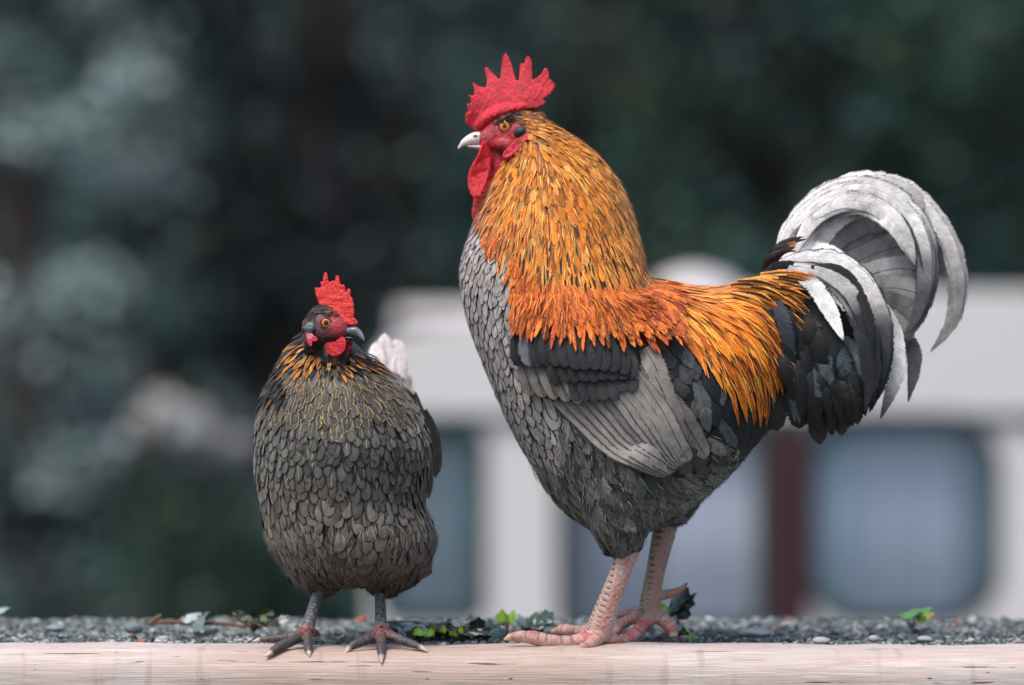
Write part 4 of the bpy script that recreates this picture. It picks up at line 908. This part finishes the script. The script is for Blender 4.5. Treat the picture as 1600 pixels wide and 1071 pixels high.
            ed = (lin((158, 138, 96))*(1-rt)+lin((96, 86, 82))*rt) if Y < 660-abs(X-530)*.25+rng.normal(0, 8) else lin((34, 34, 35))
            lw = .27 if Y < 660 else .36; sw = .07 if (rng.random() < np.interp(Y, [580, 640, 760], [.8, .55, .0])) else 0
            L = np.interp(Y, [560, 650, 800], [24, 29, 36])*rng.uniform(.85, 1.2)
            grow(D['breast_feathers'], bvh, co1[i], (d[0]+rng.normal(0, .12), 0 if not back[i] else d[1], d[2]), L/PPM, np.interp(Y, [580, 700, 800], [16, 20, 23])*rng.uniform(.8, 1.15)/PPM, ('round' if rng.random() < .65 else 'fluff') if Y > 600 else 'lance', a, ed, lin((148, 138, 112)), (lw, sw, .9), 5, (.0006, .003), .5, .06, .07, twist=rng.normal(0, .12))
        else:
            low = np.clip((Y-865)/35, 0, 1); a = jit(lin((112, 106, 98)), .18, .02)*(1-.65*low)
            if 505 < X < 550 and Y > 850: a = jit(lin((98, 84, 72)), .15)
            L = rng.uniform(30, 42)
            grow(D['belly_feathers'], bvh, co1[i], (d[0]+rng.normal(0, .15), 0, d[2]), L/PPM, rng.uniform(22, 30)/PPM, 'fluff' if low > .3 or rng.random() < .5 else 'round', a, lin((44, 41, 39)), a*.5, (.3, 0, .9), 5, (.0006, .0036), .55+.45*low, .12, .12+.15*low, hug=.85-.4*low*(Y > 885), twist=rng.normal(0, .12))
    I = lambda m_: np.where(m_)[0]; near = co1[:, 1] < .09; Yp_ = p[:, 1]
    strands(D['neck_feathers'], bvh, co1, p, fl, I(near & (Yp_ > 552) & (Yp_ < 612)), 300, lambda q: jit(lin((150, 110, 56)) if rng.random() < .35 else lin((40, 40, 41)), .25), (10, 22), (1.1, 1.9), (.002, .0052), .2)
    strands(D['breast_feathers'], bvh, co1, p, fl, I(near & (Yp_ >= 600) & (Yp_ < 820)), 900, lambda q: jit(lin((104, 99, 92)) if rng.random() < .5 else lin((64, 62, 60)), .18), (9, 18), (1.0, 1.8), (.0018, .004), .28)
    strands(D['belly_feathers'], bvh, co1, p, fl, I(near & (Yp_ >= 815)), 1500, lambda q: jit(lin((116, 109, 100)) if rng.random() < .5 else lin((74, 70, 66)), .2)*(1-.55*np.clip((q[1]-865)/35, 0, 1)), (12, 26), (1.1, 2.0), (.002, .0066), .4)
    for k, f in D.items(): f.build(k, root)
    # small black and gold feathers of the crown and cheek
    XX = (p2[:, 0]-450)*5.637; YY = (p2[:, 1]-410)*5.637; nolobe = ~((XX > 135) & (XX < 285) & (YY > 535) & (YY < 760))
    cf = FB(); sel = np.array([i for i in range(len(co2)) if nolobe[i] and ((p2[i, 0]-450)*5.637 < 245 or (p2[i, 1]-410)*5.637 < 440+max(0, ((p2[i, 0]-450)*5.637-350))*.25 and (p2[i, 0]-450)*5.637 < 455) or (p2[i, 1]-410)*5.637 > 690])
    for j in poisson(co2[sel], np.full(len(sel), 3.6/PPM)):
        i = sel[j]; X = (p2[i, 0]-450)*5.637; Y = (p2[i, 1]-410)*5.637
        d = (-.9, 0, .15) if Y < 440 else ((-.7, 0, -.6) if Y < 600 else (-.3, 0, -1)); 
        g = rng.random() < (.75 if (140 < X < 260 and 455 < Y < 525) or (390 < X < 460 and Y > 395) else .12)
        if Y > 690: d = (0, 0, -1)
        grow(cf, hb, co2[i], d, rng.uniform(12, 20)/PPM, rng.uniform(3.5, 5.5)/PPM, 'lance', jit(lin((104, 74, 42)) if g else lin((40, 42, 46)), .3), lin((76, 72, 68)), lin((24, 24, 24)), (.12, 0, .8), 4, (.0004, .0024), .6, .3, .12, twist=rng.normal(0, .2))
    cf.build('crown_feathers', root)
    # tail: pale fluffy upright feathers behind the back
    tl = FB(); pale = lin((206, 200, 202))
    for k, (x0, y0, x1, y1, x2, y2, wd) in enumerate([(612, 640, 606, 575, 600, 516, 40), (600, 640, 592, 580, 590, 532, 34), (622, 640, 618, 570, 616, 528, 34), (626, 650, 626, 590, 622, 540, 26), (606, 650, 596, 600, 584, 556, 26), (634, 660, 632, 620, 627, 580, 22), (616, 650, 612, 590, 608, 530, 34)]):
        for r in range(2):
            ribbon(tl, [P(x0, y0, .185), P(x1+rng.normal(0, 2), y1, .20), P(x2+rng.normal(0, 3), y2+rng.uniform(0, 8), .205+.003*k)], wd/PPM*1.05, 'fluff', jit(pale, .06, .01), lin((170, 162, 166)), lin((150, 144, 146)), (.08, .05, 1), nseg=14, barb=.35, camber=.35, jag=.12)
    for k in range(36):
        x0 = rng.uniform(580, 632); ribbon(tl, [P(x0, 650, .18), P(x0+2, 615, .195), P(x0+rng.normal(0, 6), rng.uniform(575, 605), .2)], 22/PPM, 'fluff', jit(lin((150, 144, 144)), .15), lin((120, 114, 114)), lin((90, 86, 86)), (.1, 0, 1), nseg=8, barb=.4, jag=.15)
    tl.build('tail', root)
    # wings folded along both flanks
    for sg in (1, -1):
        wb = FB()
        for k in range(16):
            f = k/15; yb = 665+f*75
            if sg > 0: pts = [P(646+f*10, yb-50, .05), P(662+f*8, yb, .07), P(670+4*math.sin(f*3), yb+40, .095)]
            else: pts = [P(418-f*6, yb-40, .07), P(408-f*4, yb+10, .09), P(410, yb+50, .11)]
            ribbon(wb, pts, 30/PPM, 'round', jit(lin((92, 88, 86)), .2), lin((60, 58, 58)), lin((50, 50, 50)), (.12, .05, 1), (sg*.85, -.5, 0), nseg=9, barb=.5, camber=.3, jag=.08)
        if sg > 0:
            for x1, y1 in ((684, 742), (681, 748)):
                ribbon(wb, [P(664, 640, .06), P(680, 690, .08), P(x1, y1, .09)], 22/PPM, 'quill', lin((84, 82, 82)), lin((120, 116, 112)), lin((60, 60, 60)), (.1, .05, 1), (.6, -.8, 0), nseg=10, barb=.5, jag=.1)
        wb.build('wing', root)
    return root
hen()
# ================================================================== small plants and stones on the gravel
def ivy_leaf_geo(sz, curl, seed):
    r = np.random.default_rng(seed)
    o = [(0, .04), (.2, -.1), (.44, -.02), (.56, .16), (.47, .3), (.54, .46), (.42, .62), (.27, .7), (.14, .88), (.0, .96), (-.14, .88), (-.27, .7), (-.42, .62), (-.54, .46), (-.47, .3), (-.56, .16), (-.44, -.02), (-.2, -.1)]
    o = [(a*(1+r.normal(0, .06)), b*(1+r.normal(0, .05))) for a, b in o]
    V = [(0, .32, .03)]+[(a, b, 0) for a, b in o]; mid = [((a)*.5, .32*.5+b*.5, .02) for a, b in o]
    V += mid; n = len(o); F = []
    for i in range(n):
        j = (i+1) % n; F.append((0, 1+n+i, 1+n+j)); F.append((1+n+i, 1+i, 1+j, 1+n+j))
    V = np.array(V); V[:, 2] += -curl*(V[:, 0]**2)*1.2-curl*.5*(V[:, 1]-.3)**2+.03*r.normal(size=len(V))
    return V*sz, F
def place_leaf(V, loc, rz, rx, ry):
    M = Matrix.Rotation(rz, 3, 'Z') @ Matrix.Rotation(rx, 3, 'X') @ Matrix.Rotation(ry, 3, 'Y')
    return np.array(V) @ np.array(M).T+np.array(loc)
def sprig(name, label, cat, base, leaves, stem_c=(96, 74, 60), group=None, stems=None):
    """leaves: list (px,py,y,size m,colour,rz,rx,ry)"""
    root = thing(name, label, cat, P(*base), group); sv = []
    for k, (px, py, y, sz, c, rz, rx, ry) in enumerate(leaves):
        V, F = ivy_leaf_geo(sz, rng.uniform(.2, .6), k+abs(int(px))); loc = P(px, py, y); V = place_leaf(V, loc, rz, rx, ry)
        cc = np.array(jit(lin(c), .12, .03)); col = np.tile(cc, (len(V), 1)); col[0] = cc*1.35
        o = mesh_obj('leaf', V, F, M_IVY, root, attrs={'cA': ('FLOAT_COLOR', np.hstack([col, np.ones((len(V), 1))]))})
        b = Vector(P(*base)); sv.append(tube([b+Vector((0, 0, -.004)), (b+loc)/2+Vector((0, 0, .004)), loc], [.0011, .0009, .0006], m=6, sub=4))
    V, F = merge(sv+[tube([P(*q) for q in s], [.0016]*len(s), m=7, sub=4) for s in (stems or [])]); mesh_obj('stem', V, F, M_IVY, root, attrs=colA(len(V), lin(stem_c)))
    return root
rs = random.Random(4)
def rnd_leaves(n, x0, x1, y0, y1, d0, d1, s0, s1, cols, rxr=(.2, 1.3)):
    return [(rs.uniform(x0, x1), rs.uniform(y0, y1), rs.uniform(d0, d1), rs.uniform(s0, s1), rs.choice(cols), rs.uniform(0, 6.28), rs.uniform(*rxr), rs.uniform(-.4, .4)) for _ in range(n)]
DK = [(40, 62, 54), (50, 74, 64), (32, 50, 46), (70, 94, 86)]; GLARE = [(150, 168, 164), (176, 188, 186), (120, 140, 136)]; BR_ = [(126, 168, 44), (104, 150, 44), (150, 180, 60)]  # pale greys put the whitish glare on glossy ivy into leaf colour
sprig('ivy_plant', 'spreading dark glossy ivy plant on the gravel between the two birds', 'ivy', (690, 990, .1), rnd_leaves(44, 612, 775, 980, 1000, .04, .17, .010, .021, DK+DK+GLARE[2:])+rnd_leaves(18, 605, 760, 970, 990, .08, .16, .016, .026, GLARE, (-.5, .1))+rnd_leaves(9, 612, 750, 976, 994, .03, .07, .008, .011, BR_, (.8, 1.4)),
      stems=[[(610, 996, .06), (680, 985, .1), (760, 992, .12)]])
sprig('seedling', 'bright green lobed seedling leaf standing on gravel left of the rooster toes', 'seedling', (793, 985, .16), [(787, 974, .16, .016, (128, 164, 50), 0.2, 1.3, .2), (796, 972, .16, .015, (120, 160, 46), -.6, 1.1, -.3), (790, 980, .15, .012, (132, 170, 60), 1.2, .9, 0)])
sprig('ivy_sprig', 'low dark ivy sprig just behind the rooster front toe', 'ivy', (845, 992, .14), rnd_leaves(8, 822, 868, 972, 990, .1, .2, .016, .024, DK+GLARE[2:], (.5, 1.2)))
sprig('ivy_sprig', 'large upright dark ivy leaf right behind the rooster rear foot', 'ivy', (1062, 990, .12), [(1052, 962, .12, .038, (34, 54, 48), -1.1, 1.2, .2), (1058, 958, .13, .034, (30, 48, 44), -1.6, .9, -.3), (1066, 984, .1, .018, (130, 146, 144), .4, .4, .1), (1040, 958, .11, .012, (124, 160, 60), .5, 1.2, 0), (1078, 990, .08, .014, (110, 144, 70), 2, .8, 0), (1090, 996, .06, .02, (150, 160, 158), 1.3, .1, 0), (1075, 1000, .05, .014, (90, 126, 66), -.6, .6, 0)])
sprig('weed', 'small leafy green weed on the gravel left of the hen foot', 'weed', (395, 982, .16), rnd_leaves(20, 372, 440, 958, 982, .12, .2, .008, .014, [(72, 92, 60), (92, 110, 74), (56, 74, 50), (170, 178, 168)], (.3, 1.4)), stems=[[(395, 982, .16), (378, 972, .16), (364, 958, .16)], [(395, 982, .16), (425, 975, .16), (443, 961, .16)]])
sprig('fallen_leaf', 'pale folded leaf lying on the gravel above the brown twig', 'leaf', (300, 975, .17), [(286, 966, .17, .022, (156, 168, 166), -1.3, .35, .2), (304, 972, .17, .026, (120, 136, 134), -1.8, .6, -.2), (300, 980, .14, .022, (96, 116, 112), -1.4, .8, .3)])
sprig('fallen_leaf', 'green leaf with yellow edge lying on gravel at the far right', 'leaf', (1425, 976, .22), [(1408, 962, .22, .026, (96, 156, 74), -1.5, .35, .1), (1432, 966, .22, .022, (110, 160, 66), -1.3, .7, .2), (1446, 966, .21, .013, (190, 160, 60), -1.4, .6, 0), (1392, 968, .22, .01, (150, 160, 150), 1.0, .4, 0)])
sprig('fallen_leaf', 'pale leaf raised above the gravel at the far left edge', 'leaf', (-12, 980, .2), [(-12, 956, .2, .022, (150, 160, 158), -1.5, .3, .2)])
V, F = merge([tube([P(228, 976, .17), P(262, 972, .17), P(300, 974, .17), (P(350, 975, .17)), P(385, 980, .17)], [.0015, .0024, .002, .0022, .0012], m=8), tube([P(235, 975, .17), P(244, 967, .17), P(252, 961, .17)], [.002, .0026, .0014], m=7)])
tag(mesh_obj('twig', V, F, simple('twig_bark', (112, 84, 72), .85, .3, 120)), 'thin brown twig lying on the gravel left of the hen', 'twig')
for k, (px, py, y, sx_, sz_, c, lb) in enumerate([(1178, 992, .06, .018, .005, (112, 126, 134), 'flat blue-grey stone in the gravel right of the rooster'), (1283, 1004, .03, .010, .0035, (160, 162, 162), 'pale flat stone at the timber edge right of the rooster'), (1365, 1001, .035, .006, .004, (150, 150, 152), 'small round pale stone at the timber edge near the green leaf'),
                                        (1445, 1002, .035, .008, .0035, (150, 152, 154), 'grey flat stone at the timber edge far right'), (88, 985, .12, .010, .0045, (120, 134, 138), 'blue-grey rounded stone in the gravel far left'), (208, 985, .13, .010, .006, (104, 118, 122), 'rounded grey stone left of the brown twig')]):
    b = bmesh.new(); bmesh.ops.create_icosphere(b, subdivisions=3, radius=1); V = np.array([v.co[:] for v in b.verts]); F = [tuple(v.index for v in f.verts) for f in b.faces]; b.free()
    V = V*(1+.16*vnoise(V, 1.1, k)+.05*vnoise(V, 3, k))[:, None]; V = V*np.array([sx_, sx_*.8, sz_])+np.array(P(px, py, y))
    V[:, 2] += .002-min(0, 0); tag(mesh_obj('stone', V, F, M_STONE, attrs=colA(len(V), lin(c))), lb, 'stone', 'larger stones in the gravel')
# wood chips / droppings on the timber are part of its grain
# ================================================================== BACKGROUND (far out of focus)
def rrect(x0, y0, x1, y1, r, n=8):
    pts = []
    for cx, cy, a0 in ((x1-r, y1-r, 0), (x0+r, y1-r, 90), (x0+r, y0+r, 180), (x1-r, y0+r, 270)):
        for k in range(n+1): a = R(a0+90*k/n); pts.append((cx+r*math.cos(a), cy+r*math.sin(a)))
    return pts
def panel(name, outer, holes, depth, y, m, parent, bevel=.01):
    cu = bpy.data.curves.new('c', 'CURVE'); cu.dimensions = '2D'; cu.fill_mode = 'BOTH'; cu.extrude = depth/2; cu.bevel_depth = bevel; cu.bevel_resolution = 2; cu.offset = -bevel
    for poly in [outer]+holes:
        s = cu.splines.new('POLY'); s.points.add(len(poly)-1); s.use_cyclic_u = True
        for i, (a, b) in enumerate(poly): s.points[i].co = (a, b, 0, 1)
    o = bpy.data.objects.new('tmp', cu); COL.objects.link(o); dg = bpy.context.evaluated_depsgraph_get(); me = bpy.data.meshes.new_from_object(o.evaluated_get(dg))
    bpy.data.objects.remove(o); V = np.array([v.co[:] for v in me.vertices]); F = [tuple(p.vertices) for p in me.polygons]; bpy.data.meshes.remove(me)
    V = np.stack([V[:, 0], y+V[:, 2], V[:, 1]], -1)
    return mesh_obj(name, V, F, m, parent, smooth=False)
def boxv(x0, x1, y0, y1, z0, z1):
    V = [(x, y, z) for x in (x0, x1) for y in (y0, y1) for z in (z0, z1)]
    return V, [(0, 1, 3, 2), (4, 6, 7, 5), (0, 4, 5, 1), (2, 3, 7, 6), (0, 2, 6, 4), (1, 5, 7, 3)]
VY = 8.0
def campervan():
    g = lambda px, py: (P(px, py, VY).x, P(px, py, VY).z)
    M_BODY = simple('van_paint', (210, 207, 208), .4, .04, 2); M_TRIM = simple('rubber_trim', (30, 52, 52), .6, .1); M_IN = simple('van_interior', (60, 62, 66), .9, .2, 3)
    root = thing('campervan', 'pale grey-white camper van with curtained windows parked far behind the rooster, out of focus', 'camper van', (1.6, VY+.85, -1.5))
    m, t, b = mat('van_glass'); b.inputs['Roughness'].default_value = .08; b.inputs['Base Color'].default_value = L4((150, 170, 190)); b.inputs['Alpha'].default_value = .3; b.inputs['Specular IOR Level'].default_value = .7; M_GL = m
    xl, zt = g(578, 478); xr = g(1960, 500)[0]; zb = -1.1; zlow = g(0, 652)[1]
    # side: roof band and pillars as one panel with window openings
    W1 = [g(600, 672), g(752, 965)]; W2 = [g(876, 664), g(1190, 985)]; W3 = [g(1262, 652), g(1553, 968)]; W4 = [g(1650, 652), g(1900, 968)]
    holes = []
    rr = [.05, .06, .16, .12]
    for (a, b_), r_ in zip((W1, W2, W3, W4), rr): holes.append(rrect(a[0], b_[1], b_[0], a[1], r_))
    outer = [g(590, 1110), g(588, 650), g(590, 600), g(600, 560), g(624, 532), g(664, 516), g(760, 506), g(900, 484), g(1040, 464), g(1200, 456), g(1960, 456), g(1960, 1110)]
    panel('side_panel', outer[::-1], holes, .05, VY, M_BODY, root)
    # roof shell, nose, tail, far side
    prof_ = outer[1:11]; V = []; F = []
    ys = [VY+.02, VY+.12, VY+.4, VY+1.3, VY+1.58, VY+1.68]; dz = [-.01, -.005, 0, 0, -.01, -.03]
    for y, d in zip(ys, dz):
        for k, (x, z) in enumerate(prof_): V.append((x-(.05 if k < 4 else 0)*math.sin((y-VY)/1.7*3.14), y, z+(d if k > 2 else 0)))
    n = len(prof_)
    for i in range(len(ys)-1):
        for k in range(n-1): F.append((i*n+k, i*n+k+1, (i+1)*n+k+1, (i+1)*n+k))
    mesh_obj('roof', V, F, M_BODY, root)
    V, F = merge([boxv(xl, xl+.03, VY+.06, VY+1.66, zb-.1, g(0, 640)[1]), boxv(xr-.03, xr-.001, VY+.06, VY+1.66, zb-.1, g(0, 440)[1]), boxv(xl+.032, xr-.032, VY+1.66, VY+1.7, zb-.1, g(0, 470)[1])]); mesh_obj('end_panels', V, F, M_BODY, root, smooth=False)
    V, F = boxv(xl+.034, xr-.034, VY+.06, VY+1.655, zb-.08, zb-.02); mesh_obj('floor', V, F, M_IN, root, smooth=False)
    V, F = boxv(xl+.06, xr-.06, VY+1.0, VY+1.03, zb, g(0, 500)[1]); mesh_obj('partition', V, F, M_IN, root, smooth=False)
    V, F = boxv(xl-.01, xr, VY-.055, VY-.028, g(0, 660)[1], g(0, 646)[1]); mesh_obj('drip_rail_shadow', V, F, M_TRIM, root, smooth=False)  # dark strip standing in for the shadow band of the drip rail
    for (a, b_), r_ in zip((W1, W2, W3, W4), rr):
        fr = panel('window', rrect(a[0]-.02, b_[1]-.02, b_[0]+.02, a[1]+.02, r_+.02), [rrect(a[0]+.022, b_[1]+.022, b_[0]-.022, a[1]-.022, r_-.01)], .012, VY-.034, M_TRIM, root, .003)
        V = [(x, VY-.03, z) for x, z in rrect(a[0]+.01, b_[1]+.01, b_[0]-.01, a[1]-.01, r_)]; mesh_obj('pane', V, [tuple(range(len(V)))], M_GL, fr, smooth=False)
    def curtain(x0, x1, y0, y1, c, dy=.06, amp=.012):
        n = 90; V = []; (ax, az), (bx_, bz) = g(x0, y0), g(x1, y1)
        for i in range(n+1):
            f = i/n; x = ax+(bx_-ax)*f; y = VY+dy+amp*math.sin(f*abs(bx_-ax)*60)+amp*.5*math.sin(f*31)
            V += [(x, y, az), (x, y+.01, bz), (x, y+.016, bz), (x, y+.006, az)]
        F = []
        for i in range(n):
            for k in range(4): F.append((i*4+k, i*4+(k+1) % 4, i*4+4+(k+1) % 4, i*4+4+k))
        mesh_obj('curtain', V, F, simple('curtain_cloth', c, .9, .1, 4), root)
    curtain(690, 760, 655, 990, (70, 104, 112)); curtain(590, 688, 655, 990, (128, 146, 146), .1)
    curtain(1030, 1195, 655, 1000, (198, 202, 216)); curtain(872, 930, 655, 1000, (84, 64, 80)); curtain(932, 1028, 655, 1000, (158, 164, 184), .1)
    curtain(1268, 1345, 655, 990, (156, 184, 202)); curtain(1346, 1500, 655, 990, (184, 190, 210), .09); curtain(1502, 1560, 655, 990, (120, 146, 168), .11)
    V, F = boxv(g(1196, 0)[0], g(1264, 0)[0], VY-.05, VY-.028, g(0, 990)[1], g(0, 664)[1]); mesh_obj('door_post', V, F, simple('maroon_paint', (52, 22, 31), .5, .05), root, smooth=False)
    # roof vent dome
    vv, ff = tube([Vector((g(1040, 0)[0], VY+.6, g(0, 455)[1])), Vector((g(1100, 0)[0], VY+.6, g(0, 452)[1])), Vector((g(1165, 0)[0], VY+.6, g(0, 457)[1]))], [.04, .07, .04], m=20); mesh_obj('roof_vent', vv, ff, M_BODY, root)
    for xw in (g(760, 0)[0], g(1750, 0)[0]):
        for yw in (VY+.08, VY+1.5):
            A = [(math.cos(a), math.sin(a)) for a in np.linspace(0, 2*math.pi, 33)[:-1]]
            rg = [np.array([(xw+r*c, yw+dy, -1.18+r*s) for c, s in A]) for r, dy in ((.2, -.06), (.30, -.08), (.32, -.04), (.32, .08), (.30, .1), (.2, .1))]
            V, F = loft(rg); wl = mesh_obj('wheel', V, F, simple('tyre_rubber', (30, 30, 30), .8), root)
            rg = [np.array([(xw+r*c, yw+dy, -1.18+r*s) for c, s in A]) for r, dy in ((.06, -.09), (.17, -.075), (.19, -.065))]; V, F = loft(rg); mesh_obj('rim', V, F, simple('rim_metal', (180, 180, 180), .3), wl)
    return root
campervan()

M_BARK = simple('tree_bark', (52, 44, 44), .95, .4, 14, bump=.01, bscale=30)
def leaves_mesh(name, centres, radii, per, size, cols, parent, seed, holes=(), dens=None):
    r = np.random.default_rng(seed); C0 = np.repeat(centres, per, 0); RR = np.repeat(radii, per)
    n = len(C0); d = r.normal(size=(n, 3)); d /= np.linalg.norm(d, axis=1, keepdims=True); p = C0+d*(RR*r.random(n)**.45)[:, None]*np.array([1, 1, .8])
    keep = np.ones(n, bool)
    for (hc, hr) in holes: keep &= np.linalg.norm((p-np.array(hc))[:, [0, 2]], axis=1) > hr
    ci = np.repeat(np.arange(len(centres)), per)[keep]; p = p[keep]; n = len(p)
    a = r.normal(size=(n, 3)); a[:, 2] *= .6; a /= np.linalg.norm(a, axis=1, keepdims=True); up = np.array([0, 0, 1.0])+r.normal(size=(n, 3))*.6; b = np.cross(a, up); b /= np.linalg.norm(b, axis=1, keepdims=True)
    s = size*r.uniform(.6, 1.3, n)[:, None]
    nb = np.cross(a, b)
    V = np.stack([p-a*s*.5, p+b*s*.28+nb*s*.06, p+a*s*.55, p-b*s*.28+nb*s*.06], 1).reshape(-1, 3); F = np.arange(n*4).reshape(-1, 4)
    cc = np.array([lin(c) for c in cols]); k = r.integers(0, len(cols), len(centres)); col = cc[k][ci]*r.uniform(.7, 1.35, (n, 1))
    return mesh_obj(name, V, F, M_LEAF, parent, smooth=False, attrs={'cA': ('FLOAT_COLOR', np.repeat(np.hstack([col, np.ones((n, 1))]), 4, 0))})
def tree(label, x, y, h, cr, seed, cols, ncl=70, per=130, clr=.28, lean=0.0, trunk_r=.14, low=.1, size=.07, holes=(), group='trees behind the van', name='tree', cat='tree'):
    r = np.random.default_rng(seed); z0 = -1.5; root = thing(name, label, cat, (x, y, z0), group)
    tops = [Vector((x, y, z0-.1)), Vector((x+lean*.3, y, z0+h*.3)), Vector((x+lean*.7, y+.05, z0+h*.65)), Vector((x+lean, y, z0+h*.95))]
    parts = [tube(tops, [trunk_r*1.2, trunk_r, trunk_r*.7, trunk_r*.2], m=12)]
    cen = []; rad = []
    for i in range(ncl):
        f = low+(1-low)*r.random(); ax = Vector(tops[0]).lerp(tops[3], f); w_ = cr*math.sqrt(max(.05, 1-((f-.55)/.55)**2)); a = r.uniform(0, 6.28); rr_ = w_*r.random()**.5
        c = np.array([ax.x+rr_*math.cos(a), ax.y+rr_*.7*math.sin(a), z0+h*f+r.normal(0, .1)]); cen.append(c); rad.append(clr*r.uniform(.6, 1.35))
        if i % 4 == 0:
            st = Vector(tops[0]).lerp(tops[3], max(.08, f-.15)); parts.append(tube([st, (st+Vector(c))/2+Vector((0, 0, -.05)), Vector(c)], [trunk_r*.4, trunk_r*.22, .008], m=7, sub=4))
    V, F = merge(parts); mesh_obj('trunk', V, F, M_BARK, root)
    leaves_mesh('crown', np.array(cen), np.array(rad), per, size, cols, root, seed+1, holes)
    return root
GD = [(66, 98, 94), (54, 82, 80), (76, 108, 102), (66, 90, 74)]
GB = [(146, 166, 164), (104, 126, 124), (58, 80, 78), (40, 58, 58), (160, 178, 180)]
GM = [(74, 100, 96), (56, 80, 78), (96, 120, 116)]
B_ = lambda px, py, y: tuple(P(px, py, y))
hole = [(B_(397, 42, 15), .11), (B_(160, 0, 15), .13), (B_(940, -2, 15), .13)]
hole2 = [(B_(397, 42, 19), .13), (B_(160, 0, 19), .16), (B_(940, -2, 19), .16)]
hole3 = [(B_(397, 42, 24), .15), (B_(160, 0, 24), .19), (B_(940, -2, 24), .19)]
def bx_(px, y): return P(px, 0, y).x
tree('pale grey-green broad leafy tree at the far left edge', bx_(40, 11), 11, 3.6, .75, 11, GB, 85, 150, .22, size=.06, holes=[(B_(160, 0, 11), .11), (B_(397, 42, 11), .1)])
tree('grey-green tree left of the dark trunk behind the hen', bx_(250, 13), 13, 3.9, .62, 12, GB[:3]+GD[:2], 60, 120, .2, size=.06, holes=hole)
tree('dark trunked tree straight above the hen', bx_(470, 12), 12, 4.6, .55, 13, [(36, 44, 47), (40, 52, 54), (34, 42, 44)], 60, 120, .26, lean=.1, trunk_r=.2, low=.25, holes=hole[:1])
tree('dark leaning tree low behind the hen at left', bx_(330, 12.5), 12.5, 3.0, .42, 14, [(60, 66, 70), (74, 86, 88)], 34, 110, .2, lean=.45, trunk_r=.13, low=.45, holes=hole[:1])
tree('mid green tree between hen and rooster heads', bx_(640, 14), 14, 4.3, .7, 15, GM, 70, 130, .26, holes=hole)
tree('dim green tree behind the rooster comb', bx_(900, 15), 15, 4.6, .9, 16, GM+GD, 85, 130, .3, holes=hole)
tree('dark tree behind the rooster back', bx_(1130, 14), 14, 4.5, .9, 17, GD+[(58, 52, 46)], 90, 130, .3, holes=hole)
tree('darkest tree behind the rooster tail', bx_(1400, 14.5), 14.5, 4.5, .95, 18, GD, 95, 130, .3)
tree('dark tree past the tail at the far right edge', bx_(1640, 14), 14, 4.5, .9, 19, GD, 85, 130, .3)
for i, px in enumerate(range(-60, 1800, 150)):
    lb = ['tall dark evergreen in the rear row, %s' % s for s in ('far left edge', 'above the pale left tree', 'behind the grey-green tree', 'left of the hen comb', 'right of the hen comb', 'left of the rooster comb', 'right above the rooster comb', 'above the rooster back', 'above the saddle', 'left above the tail', 'right above the tail', 'near the right edge', 'past the right edge')][i]
    tree(lb, bx_(px, 19+(i % 2)), 19+(i % 2), 6.2, 1.0, 40+i, GD[:2]+GM[:1], 80, 130, .4, low=.02, size=.1, holes=hole2, group='rear row of dark evergreens', name='evergreen_tree')
def bush(label, px, y, w_, h, seed, cols, n=40, per=120, size=.05, clr=.18, name='bush', z0=-1.5, group='bushes under the trees'):
    r = np.random.default_rng(seed); x = bx_(px, y); root = thing(name, label, 'bush', (x, y, z0), group)
    cen = np.stack([x+r.uniform(-w_, w_, n), y+r.uniform(-.3, .3, n), z0+r.uniform(.05, h, n)], -1)
    parts = [tube([Vector((x, y, z0-.05)), Vector((x, y, z0+.1)).lerp(Vector(c), .5), Vector(c)], [.02, .012, .004], m=6, sub=3) for c in cen[::4]]
    V, F = merge(parts); mesh_obj('stem', V, F, M_BARK, root); leaves_mesh('foliage', cen, np.full(n, clr), per, size, cols, root, seed, ())
    return root
bush('dark bush at the lower left behind the gravel', 60, 10, .45, 1.0, 60, GD+[(48, 56, 60)]); bush('purplish grey dim bush left of the hen', 230, 10.5, .3, .9, 61, [(70, 72, 80), (56, 66, 68), (60, 76, 60)])
bush('dark bush directly behind the hen', 430, 10, .5, 1.2, 62, GD); bush('low green bush showing just above the gravel at left', 190, 8, .16, .42, 63, [(58, 88, 58), (46, 76, 52)], 20, 100, .04, .1)
bush('dim bush beside the van nose behind the hen', 560, 10.5, .4, 1.3, 64, GM)
bush('grey-green bush at the left edge in mid height', 10, 11.5, .4, 1.7, 65, GB[1:4])
r_ = np.random.default_rng(5)
root = thing('pale_bush', 'bush with a pale cream patch between dark trees left of the hen', 'bush', B_(285, 900, 9.5)); cx, cy, cz = B_(285, 655, 9.5)
cen = np.array([(cx+r_.normal(0, .11), cy+r_.normal(0, .05), cz+r_.normal(0, .07)) for _ in range(12)]); leaves_mesh('pale_patch', cen, np.full(12, .06), 60, .035, [(196, 192, 192), (176, 184, 188), (180, 166, 150)], root, 9)  # pale leaf clusters for a small cream patch of unidentified origin
cen = np.array([(cx+r_.uniform(-.28, .25), cy+.1+r_.normal(0, .08), r_.uniform(-1.4, cz+.05)) for _ in range(46)]); leaves_mesh('foliage', cen, np.full(46, .15), 110, .05, [(66, 84, 78), (80, 88, 94), (60, 84, 66)], root, 10)
V, F = merge([tube([Vector((cx, cy+.1, -1.55)), Vector((cx, cy+.1, -.9)), Vector((cx+.05, cy+.05, cz))], [.03, .022, .008], m=8)]); mesh_obj('stem', V, F, M_BARK, root)

r_ = np.random.default_rng(77); n_ = 900
cen = np.stack([r_.uniform(-24, 24, n_), r_.uniform(27, 31, n_), -1.5+r_.uniform(0, 1, n_)**.8*(6.5+1.2*np.sin(np.linspace(0, 60, n_)))], -1)
tag(leaves_mesh('distant_woodland', cen, np.full(n_, .95), 60, .3, GD, None, 78, hole3), kind='stuff')
